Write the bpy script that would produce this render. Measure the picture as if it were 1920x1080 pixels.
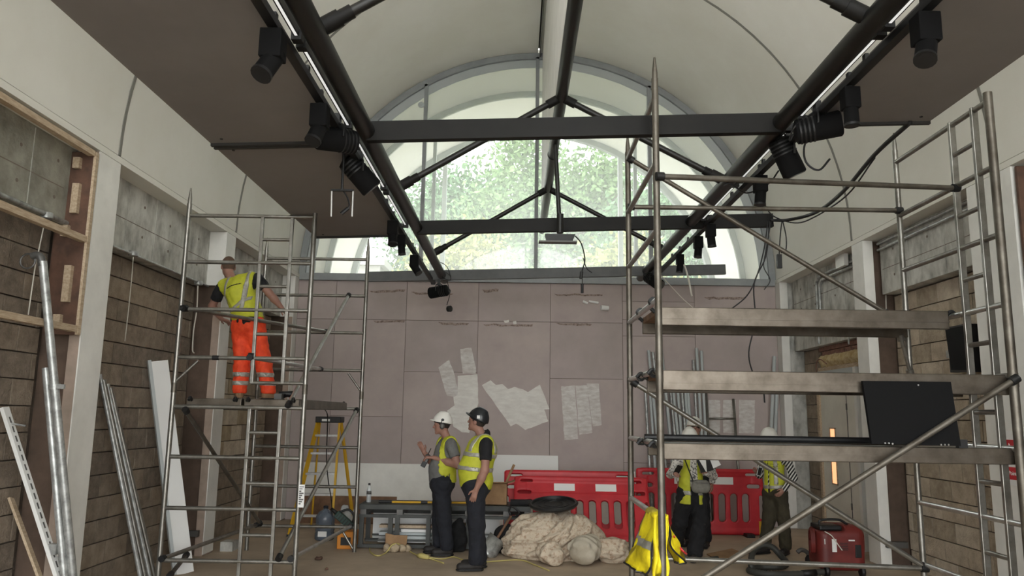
import bpy, bmesh, math, random
import numpy as np
from mathutils import Vector, Matrix, Euler, noise
random.seed(7); np.random.seed(7)
SC = bpy.context.scene
COL = SC.collection
for _o in list(bpy.data.objects):
    bpy.data.objects.remove(_o)

# ------------------------------------------------------------------ camera
F_PX = 1450.0
UPL = 16.0                                # strength of the uplights added to brighten the vault
CAM = np.array([0.0, 0.0, 1.75])
VPX, VPY, ROLL = 966.0, 779.0, math.radians(0.8)
_y = np.array([(VPX - 960) / F_PX, -(VPY - 540) / F_PX, 1.0]); _y /= np.linalg.norm(_y)
_z0 = np.array([math.sin(ROLL), math.cos(ROLL), 0.0]); _z = _z0 - _y * _z0.dot(_y); _z /= np.linalg.norm(_z)
_x = np.cross(_y, _z)
if _x[0] < 0: _x = -_x
WAX = np.array([_x, _y, _z])            # world axes in camera coordinates (right, up, forward)
cam_data = bpy.data.cameras.new('camera')
cam = bpy.data.objects.new('camera', cam_data); COL.objects.link(cam)
cam_data.sensor_width = 36.0
cam_data.lens = 36.0 * F_PX / 1920.0
cam_data.clip_end = 300
_R = Matrix(((WAX[0][0], WAX[0][1], -WAX[0][2]), (WAX[1][0], WAX[1][1], -WAX[1][2]), (WAX[2][0], WAX[2][1], -WAX[2][2])))
cam.matrix_world = Matrix.Translation(Vector(CAM)) @ _R.to_4x4()
SC.camera = cam

# ------------------------------------------------------------------ world, exposure
world = bpy.data.worlds.new('overcast_sky'); SC.world = world
world.use_nodes = True
_bg = world.node_tree.nodes['Background']
_bg.inputs['Color'].default_value = (1.0, 0.995, 0.985, 1)
_bg.inputs['Strength'].default_value = 1.0
SC.view_settings.view_transform = 'Standard'
SC.view_settings.look = 'None'
SC.view_settings.gamma = 1.0
SC.view_settings.use_curve_mapping = False
SC.view_settings.exposure = 3.1
SC.cycles.diffuse_bounces = 6
SC.cycles.max_bounces = 14
SC.cycles.transparent_max_bounces = 24

def portal(loc, rot, sx, sy):            # sampling aid for sky light entering at the glazed ends
    l = bpy.data.lights.new('sky_portal', 'AREA'); l.shape = 'RECTANGLE'; l.size = sx; l.size_y = sy
    l.cycles.is_portal = True
    o = bpy.data.objects.new('sky_portal', l); COL.objects.link(o); o.location = loc; o.rotation_euler = rot
portal((0.34, 17.6, 6.0), (math.radians(-90), 0, 0), 9.0, 5.2)
portal((0.34, -3.0, 4.2), (math.radians(90), 0, 0), 9.4, 9.4)

# ------------------------------------------------------------------ pixel helpers (a pixel plus one known coordinate gives a point in the hall)
def ray(px, py):
    return WAX @ np.array([(px - 960) / F_PX, -(py - 540) / F_PX, 1.0])
def PY(px, py, Y): d = ray(px, py); return Vector(CAM + d * (Y / d[1]))
def PX(px, py, X): d = ray(px, py); return Vector(CAM + d * (X / d[0]))
def PZ(px, py, Z): d = ray(px, py); return Vector(CAM + d * ((Z - 1.75) / d[2]))

# ------------------------------------------------------------------ materials
MATS = {}
def mat(name, col, rough=0.6, metal=0.0, col2=None, scale=6.0, bump=0.0, bscale=40.0, detail=5.0, contrast=(0.35, 0.65), spec=0.5, stretch=None, alpha=None, sheen=0):
    m = bpy.data.materials.new(name); m.use_nodes = True
    nt = m.node_tree; n = nt.nodes; b = n['Principled BSDF']
    b.inputs['Base Color'].default_value = (*col, 1); b.inputs['Roughness'].default_value = rough
    b.inputs['Metallic'].default_value = metal; b.inputs['Specular IOR Level'].default_value = spec
    tc = None
    if col2 is not None or bump:
        tc = n.new('ShaderNodeTexCoord'); mp = n.new('ShaderNodeMapping')
        gm = n.new('ShaderNodeNewGeometry')
        nt.links.new(gm.outputs['Position'], mp.inputs['Vector'])
        if stretch: mp.inputs['Scale'].default_value = stretch
    if col2 is not None:
        nz = n.new('ShaderNodeTexNoise'); nz.inputs['Scale'].default_value = scale; nz.inputs['Detail'].default_value = detail
        nz.inputs['Roughness'].default_value = 0.62
        cr = n.new('ShaderNodeValToRGB')
        cr.color_ramp.elements[0].position = contrast[0]; cr.color_ramp.elements[0].color = (*col, 1)
        cr.color_ramp.elements[1].position = contrast[1]; cr.color_ramp.elements[1].color = (*col2, 1)
        nt.links.new(mp.outputs[0], nz.inputs['Vector']); nt.links.new(nz.outputs['Fac'], cr.inputs['Fac'])
        nt.links.new(cr.outputs['Color'], b.inputs['Base Color'])
    if bump:
        nb = n.new('ShaderNodeTexNoise'); nb.inputs['Scale'].default_value = bscale; nb.inputs['Detail'].default_value = 4
        bp = n.new('ShaderNodeBump'); bp.inputs['Strength'].default_value = bump; bp.inputs['Distance'].default_value = 0.02
        nt.links.new(mp.outputs[0], nb.inputs['Vector']); nt.links.new(nb.outputs['Fac'], bp.inputs['Height'])
        nt.links.new(bp.outputs['Normal'], b.inputs['Normal'])
    MATS[name] = m
    return m
def S(r, g, b):            # sRGB 0-255 to linear
    f = lambda c: (c / 255 / 12.92) if c / 255 <= 0.04045 else ((c / 255 + 0.055) / 1.055) ** 2.4
    return (f(r), f(g), f(b))

mat('vault_paint', S(226, 225, 218), 0.75, col2=S(218, 216, 207), scale=0.8, bump=0.05, bscale=9)
mat('joint_grey', S(66, 64, 61), 0.9)
mat('white_paint', S(232, 231, 226), 0.6, col2=S(218, 217, 212), scale=2.5)
mat('pink_board', S(178, 165, 163), 0.85, col2=S(162, 152, 147), scale=1.6, detail=7, contrast=(.3, .75))
mat('pink_board_b', S(183, 171, 166), 0.85, col2=S(168, 155, 153), scale=2.1, detail=7, contrast=(.3, .75))
mat('pink_edge', S(176, 156, 142), 0.85, col2=S(150, 136, 124), scale=4)
mat('column_brown', S(104, 86, 74), 0.9, col2=S(84, 70, 60), scale=4)
mat('deck_rail', S(114, 106, 96), 0.4, 0.75, col2=S(74, 66, 57), scale=5, detail=7, contrast=(.3, .7))
mat('filler', S(120, 108, 100), 0.9)
mat('paint_swatch', S(226, 224, 218), 0.7, col2=S(208, 204, 198), scale=5, detail=6, stretch=(1, 1, 3), contrast=(.35, .65))
mat('paint_swatch_thin', S(214, 212, 208), 0.7, col2=S(188, 181, 176), scale=9, detail=9, stretch=(1, 1, 2.5), contrast=(.35, .65))
mat('concrete', S(206, 206, 200), 0.85, col2=S(122, 120, 113), scale=4.5, detail=12, contrast=(.40, .74), bump=.4, bscale=26, stretch=(1, 1, .6))
mat('concrete_warm', S(164, 162, 150), 0.85, col2=S(112, 109, 99), scale=4.0, detail=12, contrast=(.35, .75), bump=.35, bscale=30)
mat('mortar', S(88, 78, 69), 0.95, bump=.5, bscale=60)
mat('block_a', S(152, 138, 122), 0.95, col2=S(124, 112, 98), scale=9, detail=8, bump=.6, bscale=55)
mat('block_b', S(138, 126, 112), 0.95, col2=S(112, 101, 89), scale=11, detail=8, bump=.6, bscale=55)
mat('block_c', S(164, 149, 131), 0.95, col2=S(138, 124, 108), scale=8, detail=8, bump=.6, bscale=55)
mat('block_pale', S(188, 172, 146), 0.95, col2=S(148, 132, 110), scale=3, detail=8, bump=.5, bscale=45)
mat('block_light', S(212, 200, 182), 0.95, col2=S(178, 165, 148), scale=6, detail=8, bump=.6, bscale=55)
mat('block_sand', S(200, 187, 168), 0.95, col2=S(170, 156, 138), scale=7, detail=8, bump=.6, bscale=55)
mat('block_dun', S(184, 171, 152), 0.95, col2=S(154, 141, 123), scale=9, detail=8, bump=.6, bscale=55)
mat('beam_grey', S(84, 85, 86), .55, col2=S(74, 75, 76), scale=5)
mat('red_brick', S(152, 112, 98), 0.95, col2=S(120, 92, 80), scale=20, bump=.5, bscale=60)
mat('floor_concrete', S(192, 174, 153), 0.8, col2=S(160, 144, 125), scale=1.3, detail=9, contrast=(.3, .7), bump=.12, bscale=25)
mat('frame_grey', S(146, 150, 151), 0.5, col2=S(134, 138, 140), scale=4)
mat('frame_light', S(178, 184, 184), 0.5)
mat('truss_dark', S(30, 29, 27), 0.42, col2=S(23, 22, 21), scale=8, spec=.4)
mat('beam_dark', S(22, 21, 19), 0.6, col2=S(17, 16, 15), scale=5, spec=.25)
mat('raft_grey', S(132, 127, 125), 0.7, col2=S(124, 119, 117), scale=1.2)
mat('raft_edge', S(40, 38, 36), 0.7)
mat('black', S(22, 22, 23), 0.5)
mat('black_matte', S(16, 16, 17), 0.85, spec=.2)
mat('black_soft', S(30, 30, 32), 0.9, col2=S(20, 20, 22), scale=20)
mat('alu', S(160, 158, 152), 0.38, 0.85, col2=S(118, 114, 107), scale=7, detail=6, contrast=(.3, .72))
mat('alu_worn', S(126, 121, 112), 0.48, 0.75, col2=S(88, 81, 72), scale=6, detail=7, contrast=(.3, .7))
mat('alu_bright', S(206, 206, 204), 0.3, 0.9, col2=S(176, 175, 172), scale=9)
mat('galv', S(188, 190, 188), 0.4, 0.5, col2=S(140, 141, 139), scale=14)
mat('steel_dark', S(96, 95, 93), 0.5, 0.4)
mat('timber', S(196, 178, 154), 0.75, col2=S(168, 146, 120), scale=10, detail=6, stretch=(6, 1, 6))
mat('timber_dark', S(132, 100, 76), 0.85, col2=S(104, 78, 60), scale=8, detail=6)
mat('ply_brown', S(104, 76, 62), 0.85, col2=S(78, 58, 48), scale=7, detail=6)
mat('cord_white', S(214, 210, 200), 0.6)
mat('cable_black', S(26, 26, 28), 0.55)
mat('plastic_white', S(226, 226, 224), 0.45)
mat('red_plastic', S(196, 40, 50), 0.45, col2=S(176, 30, 42), scale=4, bump=.05, bscale=60)
mat('hivis', S(192, 194, 56), 0.7, col2=S(178, 182, 44), scale=16, bump=.35, bscale=22)
mat('hivis_yellow', S(232, 214, 20), 0.7, col2=S(214, 192, 14), scale=12, bump=.3, bscale=25)
mat('hivis_orange', S(246, 84, 40), 0.75, col2=S(226, 64, 30), scale=14, bump=.45, bscale=20)
mat('reflective', S(172, 170, 160), 0.4, 0.2, col2=S(150, 147, 138), scale=30)
mat('glassless', S(200, 210, 215), 0.2)

def glass_mat(name, tint=(.975, .985, .985), haze=0.0, refl=0.08):
    m = bpy.data.materials.new(name); m.use_nodes = True; nt = m.node_tree; n = nt.nodes
    n.remove(n['Principled BSDF']); out = n['Material Output']
    tr = n.new('ShaderNodeBsdfTransparent'); tr.inputs['Color'].default_value = (*tint, 1)
    gl = n.new('ShaderNodeBsdfGlossy'); gl.inputs['Roughness'].default_value = 0.02
    fr = n.new('ShaderNodeFresnel'); fr.inputs['IOR'].default_value = 1.45
    mx = n.new('ShaderNodeMixShader')
    nt.links.new(fr.outputs[0], mx.inputs['Fac']); nt.links.new(tr.outputs[0], mx.inputs[1]); nt.links.new(gl.outputs[0], mx.inputs[2])
    last = mx
    if haze:
        df = n.new('ShaderNodeBsdfTranslucent'); df.inputs['Color'].default_value = (.9, .95, .95, 1)
        m2 = n.new('ShaderNodeMixShader'); m2.inputs['Fac'].default_value = haze
        nt.links.new(mx.outputs[0], m2.inputs[1]); nt.links.new(df.outputs[0], m2.inputs[2]); last = m2
    nt.links.new(last.outputs[0], out.inputs['Surface'])
    MATS[name] = m
glass_mat('glass', haze=0.19)
glass_mat('glass_clear', haze=0.05)

# ------------------------------------------------------------------ mesh building
WPOS = {}
def V(*a): return Vector(a)
class MB:
    def __init__(s): s.v = []; s.f = []
    def add(s, vs, fs):
        o = len(s.v); s.v += [tuple(p) for p in vs]; s.f += [tuple(i + o for i in f) for f in fs]; return s
    def box(s, a, b):
        x0, y0, z0 = (min(a[i], b[i]) for i in range(3)); x1, y1, z1 = (max(a[i], b[i]) for i in range(3))
        return s.add([(x0,y0,z0),(x1,y0,z0),(x1,y1,z0),(x0,y1,z0),(x0,y0,z1),(x1,y0,z1),(x1,y1,z1),(x0,y1,z1)],
                     [(0,3,2,1),(4,5,6,7),(0,1,5,4),(1,2,6,5),(2,3,7,6),(3,0,4,7)])
    def obox(s, c, hx, hy, hz, R=None):          # oriented box: half sizes along the axes of R
        R = R or Matrix.Identity(3); c = Vector(c)
        vs = [c + R @ Vector((sx*hx, sy*hy, sz*hz)) for sz in (-1,1) for sx, sy in ((-1,-1),(1,-1),(1,1),(-1,1))]
        return s.add(vs, [(0,3,2,1),(4,5,6,7),(0,1,5,4),(1,2,6,5),(2,3,7,6),(3,0,4,7)])
    def bar(s, p, q, w, h, up=(0,0,1)):          # rectangular bar from p to q
        p, q = Vector(p), Vector(q); d = (q - p); L = d.length; d.normalize()
        u = Vector(up); x = d.cross(u)
        if x.length < 1e-4: x = d.cross(Vector((0,1,0)))
        x.normalize(); z = x.cross(d)
        R = Matrix((x, d, z)).transposed()
        return s.obox((p + q) / 2, w / 2, L / 2, h / 2, R)
    def tube(s, pts, r, n=10, caps=True):
        pts = [Vector(p) for p in pts]; N = len(pts)
        rs = r if isinstance(r, (list, tuple)) else [r] * N
        rings = []; ref = None
        for i in range(N):
            d = (pts[min(i+1, N-1)] - pts[max(i-1, 0)]).normalized()
            if ref is None:
                ref = Vector((0,0,1)) if abs(d.z) < .9 else Vector((1,0,0))
            x = d.cross(ref)
            if x.length < 1e-5: x = d.cross(Vector((0,1,0)))
            x.normalize(); y = x.cross(d).normalized(); ref = y
            rings.append([pts[i] + (x * math.cos(2*math.pi*k/n) + y * math.sin(2*math.pi*k/n)) * rs[i] for k in range(n)])
        vs = [p for g in rings for p in g]; fs = []
        for i in range(N - 1):
            for k in range(n):
                a, b = i*n + k, i*n + (k+1) % n
                fs.append((a, b, b + n, a + n))
        if caps: fs += [tuple(range(n))[::-1], tuple((N-1)*n + k for k in range(n))]
        return s.add(vs, fs)
    def cyl(s, p, q, r, r2=None, n=14): return s.tube([p, q], [r, r if r2 is None else r2], n)
    def lathe(s, prof, c=(0,0,0), n=20, axis=None):   # prof: (radius, height) pairs, along +Z or axis
        c = Vector(c); R = Matrix.Identity(3) if axis is None else Vector(axis).to_track_quat('Z', 'Y').to_matrix()
        vs = []; fs = []
        for r, h in prof:
            for k in range(n):
                vs.append(c + R @ Vector((r*math.cos(2*math.pi*k/n), r*math.sin(2*math.pi*k/n), h)))
        for i in range(len(prof) - 1):
            for k in range(n):
                a, b = i*n + k, i*n + (k+1) % n; fs.append((a, b, b+n, a+n))
        fs += [tuple(range(n))[::-1], tuple((len(prof)-1)*n + k for k in range(n))]
        return s.add(vs, fs)
    def prism(s, poly, d):            # 3D polygon extruded by the vector d
        poly = [Vector(p) for p in poly]; d = Vector(d); n = len(poly)
        fs = [tuple(range(n))[::-1], tuple(range(n, 2*n))] + [(i, (i+1) % n, (i+1) % n + n, i + n) for i in range(n)]
        return s.add(poly + [p + d for p in poly], fs)
    def grid(s, P, cyc=False):        # P: rows of points
        nr, nc = len(P), len(P[0]); vs = [p for r in P for p in r]; fs = []
        for i in range(nr - 1):
            for k in range(nc if cyc else nc - 1):
                a, b = i*nc + k, i*nc + (k+1) % nc; fs.append((a, b, b+nc, a+nc))
        return s.add(vs, fs)
    def build(s, name, material, parent=None, smooth=False, bevel=0.0, recalc=False, angle=None, loc=None):
        me = bpy.data.meshes.new(name)
        if parent is not None: base = WPOS[parent]
        elif loc is not None: base = Vector(loc)
        else:
            a = np.array(s.v); base = Vector(((a[:,0].min()+a[:,0].max())/2, (a[:,1].min()+a[:,1].max())/2, a[:,2].min()))
        me.from_pydata([(p[0]-base.x, p[1]-base.y, p[2]-base.z) for p in s.v], [], s.f)
        if recalc:
            bm = bmesh.new(); bm.from_mesh(me); bmesh.ops.recalc_face_normals(bm, faces=bm.faces); bm.to_mesh(me); bm.free()
        if smooth:
            me.shade_smooth() if angle is None else me.shade_smooth()
            if angle is not None: me.set_sharp_from_angle(angle=math.radians(angle))
        me.materials.append(MATS[material] if isinstance(material, str) else material)
        o = bpy.data.objects.new(name, me); COL.objects.link(o)
        if bevel:
            m = o.modifiers.new('bevel', 'BEVEL'); m.width = bevel; m.segments = 2; m.limit_method = 'ANGLE'
        if parent is not None:
            o.parent = parent; WPOS[o] = base.copy()
        else:
            o.location = base; WPOS[o] = base.copy()
        return o
def tag(o, label, cat, group=None):
    o['label'] = label; o['category'] = cat
    if group: o['group'] = group
    return o
def thing(name, label, cat, loc, group=None):
    o = bpy.data.objects.new(name, None); COL.objects.link(o); o.location = loc; o.empty_display_size = .1
    WPOS[o] = Vector(loc); return tag(o, label, cat, group)
def struct(o, label=None):
    o['kind'] = 'structure'
    if label: o['label'] = label
    return o
def shared(name, src, parent, loc, rot=None, scale=None, material=None):      # another object that shares src's mesh
    o = bpy.data.objects.new(name, src.data); COL.objects.link(o)
    if parent is not None: o.parent = parent; o.location = Vector(loc) - WPOS[parent]
    else: o.location = loc
    WPOS[o] = Vector(loc)
    if rot: o.rotation_euler = rot
    if scale: o.scale = scale
    return o
def sag(p, q, drop, n=12, side=(0,0,0)):
    p, q = Vector(p), Vector(q); s = Vector(side)
    return [p.lerp(q, t) + (Vector((0,0,-drop)) + s) * (4*t*(1-t)) for t in [i/(n-1) for i in range(n)]]
def spline(pts, n=6):                  # Catmull-Rom through pts
    P = [Vector(p) for p in pts]; P = [2*P[0]-P[1]] + P + [2*P[-1]-P[-2]]; out = []
    for i in range(1, len(P)-2):
        for k in range(n):
            t = k/n; a, b, c, d = P[i-1], P[i], P[i+1], P[i+2]
            out.append(.5*((2*b) + (c-a)*t + (2*a-5*b+4*c-d)*t*t + (3*b-a-3*c+d)*t**3))
    return out + [P[-2]]

# ------------------------------------------------------------------ the hall
CX, RV, ZS = 0.34, 4.12, 4.12           # vault centre, radius, springing height
YB, YF = 13.2, -2.4                     # back wall, wall behind the camera
XL, XR = CX - RV, CX + RV
JOINTS = [YF, .8, 3.9, 7.0, 10.1, 13.2]
floor = MB().box((XL-.6, YF-.3, -.2), (XR+.6, YB+.2, 0)).build('floor', 'floor_concrete'); struct(floor, 'dusty bare concrete floor of the hall')

def arc_pts(r, a0, a1, n): return [(CX + r*math.cos(a0 + (a1-a0)*i/n), ZS + r*math.sin(a0 + (a1-a0)*i/n)) for i in range(n+1)]
def vault_piece(name, y0, y1, a0, a1, parent, material='vault_paint', n=20, th=.10, r=RV):
    P0 = arc_pts(r, a0, a1, n); P1 = arc_pts(r+th, a0, a1, n)
    m = MB(); prof = P0 + P1[::-1]
    m.grid([[V(x, y0, z) for x, z in prof + prof[:1]], [V(x, y1, z) for x, z in prof + prof[:1]]])
    for yy in (y0, y1):
        o = len(m.v); k = len(P0)
        m.v += [(x, yy, z) for x, z in P0] + [(x, yy, z) for x, z in P1]
        m.f += [(o+i, o+i+1, o+k+i+1, o+k+i) for i in range(k-1)]
    return m.build(name, material, parent, smooth=True, angle=40)
ceiling = vault_piece('ceiling', YF, YB, 0, math.pi, None, 'joint_grey', n=40, th=.2, r=RV+.115)
struct(ceiling, 'white barrel vaulted ceiling of the hall')
g = .024
for j in range(len(JOINTS)-1):
    for a0, a1 in ((0, math.pi/2 - .004), (math.pi/2 + .004, math.pi)):
        vault_piece('vault_panel', JOINTS[j]+g, JOINTS[j+1]-g, a0, a1, ceiling)

mat('cover_strip', S(128, 126, 120), .8)
for yj in JOINTS[1:-1]:
    m = MB(); rows = []
    for i in range(61):
        a_ = math.pi*i/60; rows.append([V(CX + r_*math.cos(a_), y_, ZS + r_*math.sin(a_)) for r_, y_ in ((RV-.007, yj-.022), (RV+.03, yj-.022), (RV+.03, yj+.022), (RV-.007, yj+.022))])
    m.grid(rows, cyc=True).build('cover_strip', 'cover_strip', ceiling, smooth=True, angle=40)

# side walls: backing wall, blocks, concrete beam, pilasters, ledge under the vault
PIL = [(3.58, 3.95), (6.68, 7.05), (9.80, 10.12), (12.98, 13.2)]
def side_wall(side):
    sg = -1 if side == 'left' else 1
    X0 = XL if sg < 0 else XR           # vault edge and pilaster face
    xc, xb, xm = X0 + sg*.22, X0 + sg*.37, X0 + sg*.40
    w = struct(MB().box((xm, YF, 0), (X0 + sg*.75, YB+.2, 4.3)).build('wall_'+side, 'mortar'), 'blockwork and concrete %s side wall of the hall' % side)
    MB().box((X0, YF, 4.055), (xm + sg*.1, YB, 4.115)).build('ledge', 'vault_paint', w)
    segs = [(YF, 3.58)] + [(PIL[i][1], PIL[i+1][0]) for i in range(3)]
    return w, sg, X0, xc, xb, xm, segs
BLOCK_MATS = ['block_a', 'block_b', 'block_c', 'block_a']
_blk = {}
def lay_blocks(w, sg, xb, y0, y1, z0, z1, mats, skip=None, seed=1, ch=.222, L=.45):
    rnd = random.Random(seed); z = z0; c = 0
    while z < z1 - .03:
        h = min(ch, z1 - z) - .012
        y = y0 - (L/2 if c % 2 else 0)
        while y < y1 - .02:
            a, b = max(y, y0), min(y + L - .012, y1)
            y += L
            if b - a < .04 or (skip and skip((a+b)/2, z + h/2)): continue
            mt = rnd.choice(mats) if isinstance(mats, list) else mats((a+b)/2, z+h/2, rnd)
            key = (round(b-a, 3), round(h, 3), mt)
            pos = (xb + sg*.014 + rnd.uniform(-.004, .005), (a+b)/2, z + h/2)
            if key not in _blk:
                o = MB().obox(pos, .016, (b-a)/2, h/2).build('block', mt, w)
                for vtx in o.data.vertices: vtx.co -= Vector(pos) - WPOS[w]
                o.location = Vector(pos) - WPOS[w]; _blk[key] = o
            else:
                shared('block', _blk[key], w, pos, rot=(rnd.uniform(-.006,.006), 0, rnd.uniform(-.008,.008)))
        z += ch; c += 1

wl, sg, X0, xc, xb, xm, segs = side_wall('left'); wall_left = wl
for i, (a, b) in enumerate(segs):
    MB().box((xc, a, 3.345), (xm + sg*.1, b, 4.06)).build('concrete_beam', 'concrete' if i > 1 else 'concrete_warm', wl)
lay_blocks(wl, sg, xb, 4.6, 6.68, 0, 3.345, ['block_a', 'block_b', 'block_b'], seed=3)
lay_blocks(wl, sg, xb, 7.05, 9.80, 0, 3.345, ['block_a', 'block_c', 'block_a', 'block_b'], seed=5)
def bay3(y, z, r):
    if 1.1 < z < 2.9 and y < 12.0: return r.choice(['block_pale', 'block_pale', 'block_light'])
    return r.choice(['block_a', 'block_c'])
lay_blocks(wl, sg, xb, 10.12, 12.98, 0, 3.345, bay3, seed=8)
for i, (a, b) in enumerate(PIL):
    MB().box((X0 + sg*.012, a+.012, 0), (X0 + sg*.11, b-.0, 4.06)).build('pilaster', 'pink_edge', wl)
    MB().box((X0 + sg*.11, a+.09, 0), (xm + sg*.1, b-.0, 4.06)).build('column', 'column_brown', wl)
    MB().box((X0 + sg*.11, a, 0), (xm + sg*.05, a+.012, 3.345)).build('column_shadow_gap', 'column_brown', wl) if 0 else None
    MB().box((X0, a, 0.02), (X0 + sg*.0115, b, 4.05)).build('facing_board', 'white_paint', wl)
    if i in (2, 3): MB().box((X0 + sg*.012, a, 3.345), (xc, a + .0115, 4.05)).build('side_board', 'white_paint', wl)

wr, sg, X0, xc, xb, xm, segs = side_wall('right'); wall_right = wr
for i, (a, b) in enumerate(segs):
    MB().box((xc, a, 3.345 if i < 3 else 2.88), (xm + sg*.1, b, 4.06)).build('concrete_beam', 'concrete', wr)
DOOR = (10.95, 12.15, 2.36)
lay_blocks(wr, sg, xb, 7.46, 9.80, 0, 3.345, ['block_light', 'block_sand', 'block_dun'], seed=15)
lay_blocks(wr, sg, xb, 10.12, 12.98, 0, 2.88, ['block_c', 'block_a'], seed=18, skip=lambda y, z: y < 12.2 )
for i, (a, b) in enumerate(PIL):
    cm_ = 'column_brown' if i != 3 else 'concrete'
    if i == 1: a += .09; b = 7.46
    MB().box((X0 + sg*.012, a+.012, 0), (X0 + sg*.13, b, 4.06)).build('pilaster', 'pink_edge', wr)
    MB().box((X0 + sg*.13, a+.09, 0), (xm + sg*.1, b, 4.06)).build('column', cm_, wr)
    MB().box((X0, a, 0.02), (X0 + sg*.0115, b, 4.05)).build('facing_board', 'white_paint', wr)
    MB().box((X0 + sg*.012, a, .02), (X0 + sg*.13, a + .0115, 4.05)).build('side_board', 'white_paint', wr)

MB().box((XR+.014, 6.70, 0), (XR+.39, 6.73, 4.03)).build('reveal_board', 'ply_brown', wall_right)
# back wall: plasterboards up to the window sill
wb = struct(MB().box((XL-.6, YB+.02, 0), (XR+.6, YB+.2, 4.06)).build('wall_back', 'filler'), 'end wall lined with pinkish plasterboard sheets'); wall_back = wb
VJ = [XL, -3.12, -1.90, -.66, .58, 1.82, 3.06, XR]
HJ = {0: [0, .95, 3.34, 4.05], 1: [0, 1.70, 3.34, 4.05], 2: [0, 2.46, 3.34, 4.05], 3: [0, .9, 3.34, 4.05], 4: [0, 2.38, 3.34, 4.05], 5: [0, 1.0, 3.36, 4.05], 6: [0, 2.42, 3.44, 4.05]}
HJ[5] = [0, 1.0, 3.12, 3.40, 3.72, 4.05]
for i in range(len(VJ)-1):
    hs = HJ[i]
    for k in range(len(hs)-1):
        j = .004
        MB().box((VJ[i]+j, YB+.002*((i+k) % 2), hs[k]+j), (VJ[i+1]-j, YB+.019, hs[k+1]-j)).build('plasterboard', 'pink_board' if (i*3+k) % 2 else 'pink_board_b', wb)

# shutter seams and tie holes cast into the concrete beams
for w_, xx, sgx in ((wall_left, XL - .22, 1), (wall_right, XR + .22, -1)):
    for y0_, y1_ in ((4.3, 6.6), (7.05, 9.8), (10.12, 12.98)):
        for k in range(1, 4):
            y_ = y0_ + (y1_-y0_)*k/4 + .13*math.sin(k*5 + y0_)
            MB().box((xx, y_-.004, 3.37), (xx + sgx*.004, y_+.004, 4.04)).build('shutter_seam', 'concrete', w_)
            for z_ in (3.55, 3.86): MB().tube([(xx - sgx*.001, y_+.35, z_+.05*math.sin(k*3+z_)), (xx + sgx*.003, y_+.35, z_+.05*math.sin(k*3+z_))], .016, 8).build('tie_hole', 'filler', w_)
        MB().box((xx, y0_+.05, 3.66), (xx + sgx*.003, y1_-.05, 3.667)).build('shutter_seam', 'filler', w_)
# ------------------------------------------------------------------ arched windows, canopy outside, end wall behind the camera
def ring(m, y0, y1, r0, r1, n=40, zc=ZS, a0=0, a1=math.pi):
    def pt(r, a, y): return V(CX + r*math.cos(a), y, zc + r*math.sin(a))
    rows = []
    for i in range(n+1):
        a = a0 + (a1-a0)*i/n
        rows.append([pt(r0, a, y0), pt(r1, a, y0), pt(r1, a, y1), pt(r0, a, y1)])
    m.grid(rows, cyc=True)
    m.f += [(0, 1, 2, 3), tuple(n*4 + k for k in (3, 2, 1, 0))] if len(m.v) == (n+1)*4 else []
    return m
def pane_poly(xa, xb, zb, r, y, n=14):
    pts = [V(xa, y, zb), V(xb, y, zb)]
    for i in range(n+1):
        x = xb + (xa-xb)*i/n
        z = ZS + math.sqrt(max(r*r - (x-CX)**2, 0))
        if z > zb + .001: pts.append(V(x, y, z))
    return pts
def arched_window(name, y, zb, r, mull, fw, depth, label, glass='glass', sill=.12, light_ring=True, fmat='frame_grey'):
    w = ring(MB(), y, y+depth, r-fw, r).build(name, fmat, None, smooth=True, angle=40); struct(w, label)
    MB().box((CX-r+.02, y-.01, zb-sill), (CX+r-.02, y+depth, zb)).build('bottom_rail', fmat, w)
    xs = []
    for x in mull:
        h = ZS + math.sqrt((r-fw)**2 - (x-CX)**2)
        MB().box((x-.032, y, zb), (x+.032, y+depth, h+.03)).build('mullion', fmat, w)
    if light_ring: ring(MB(), y+depth*.55, y+depth*.7, r-fw-.15, r-fw+.01).build('glazing_bead', 'frame_light', w, smooth=True, angle=40)
    ed = [CX-r+fw+.001] + list(mull) + [CX+r-fw-.001]
    for a, b in zip(ed[:-1], ed[1:]):
        MB().prism(pane_poly(a, b, zb, r-fw-.002, y+depth*.6), (0, .006, 0)).build('pane', glass, w)
    return w
MULL = [-1.68, .32, 2.32]
win = arched_window('window_1', 13.13, 4.13, 4.115, MULL, .11, .10, 'great arched window above the plasterboard end wall')
arched_window('window_2', 14.8, 4.13, 4.115, [-1.68, 2.32], .10, .10, 'second arched glazed screen outside the end window', 'glass_clear', light_ring=False)
canopy = vault_piece('ceiling_canopy', 13.26, 17.1, 0, math.pi, None, n=40, th=.12); struct(canopy, 'white vault continuing outside as a canopy')
cr = ring(MB(), 16.95, 17.1, 4.0, 4.118).build('edge_ring', 'frame_grey', canopy, smooth=True, angle=40)
for x in (-1.68, 2.32):
    MB().box((x-.05, 16.97, 0), (x+.05, 17.07, ZS + math.sqrt(4.05**2-(x-CX)**2))).build('post', 'frame_light', canopy)
for X0 in (XL, XR):
    sgn = -1 if X0 < 0 else 1
    struct(MB().box((X0, 13.4, 0), (X0 + sgn*.3, 17.1, 4.12)).build('wall_canopy', 'vault_paint'), 'white side wall carrying the outside canopy')

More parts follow.
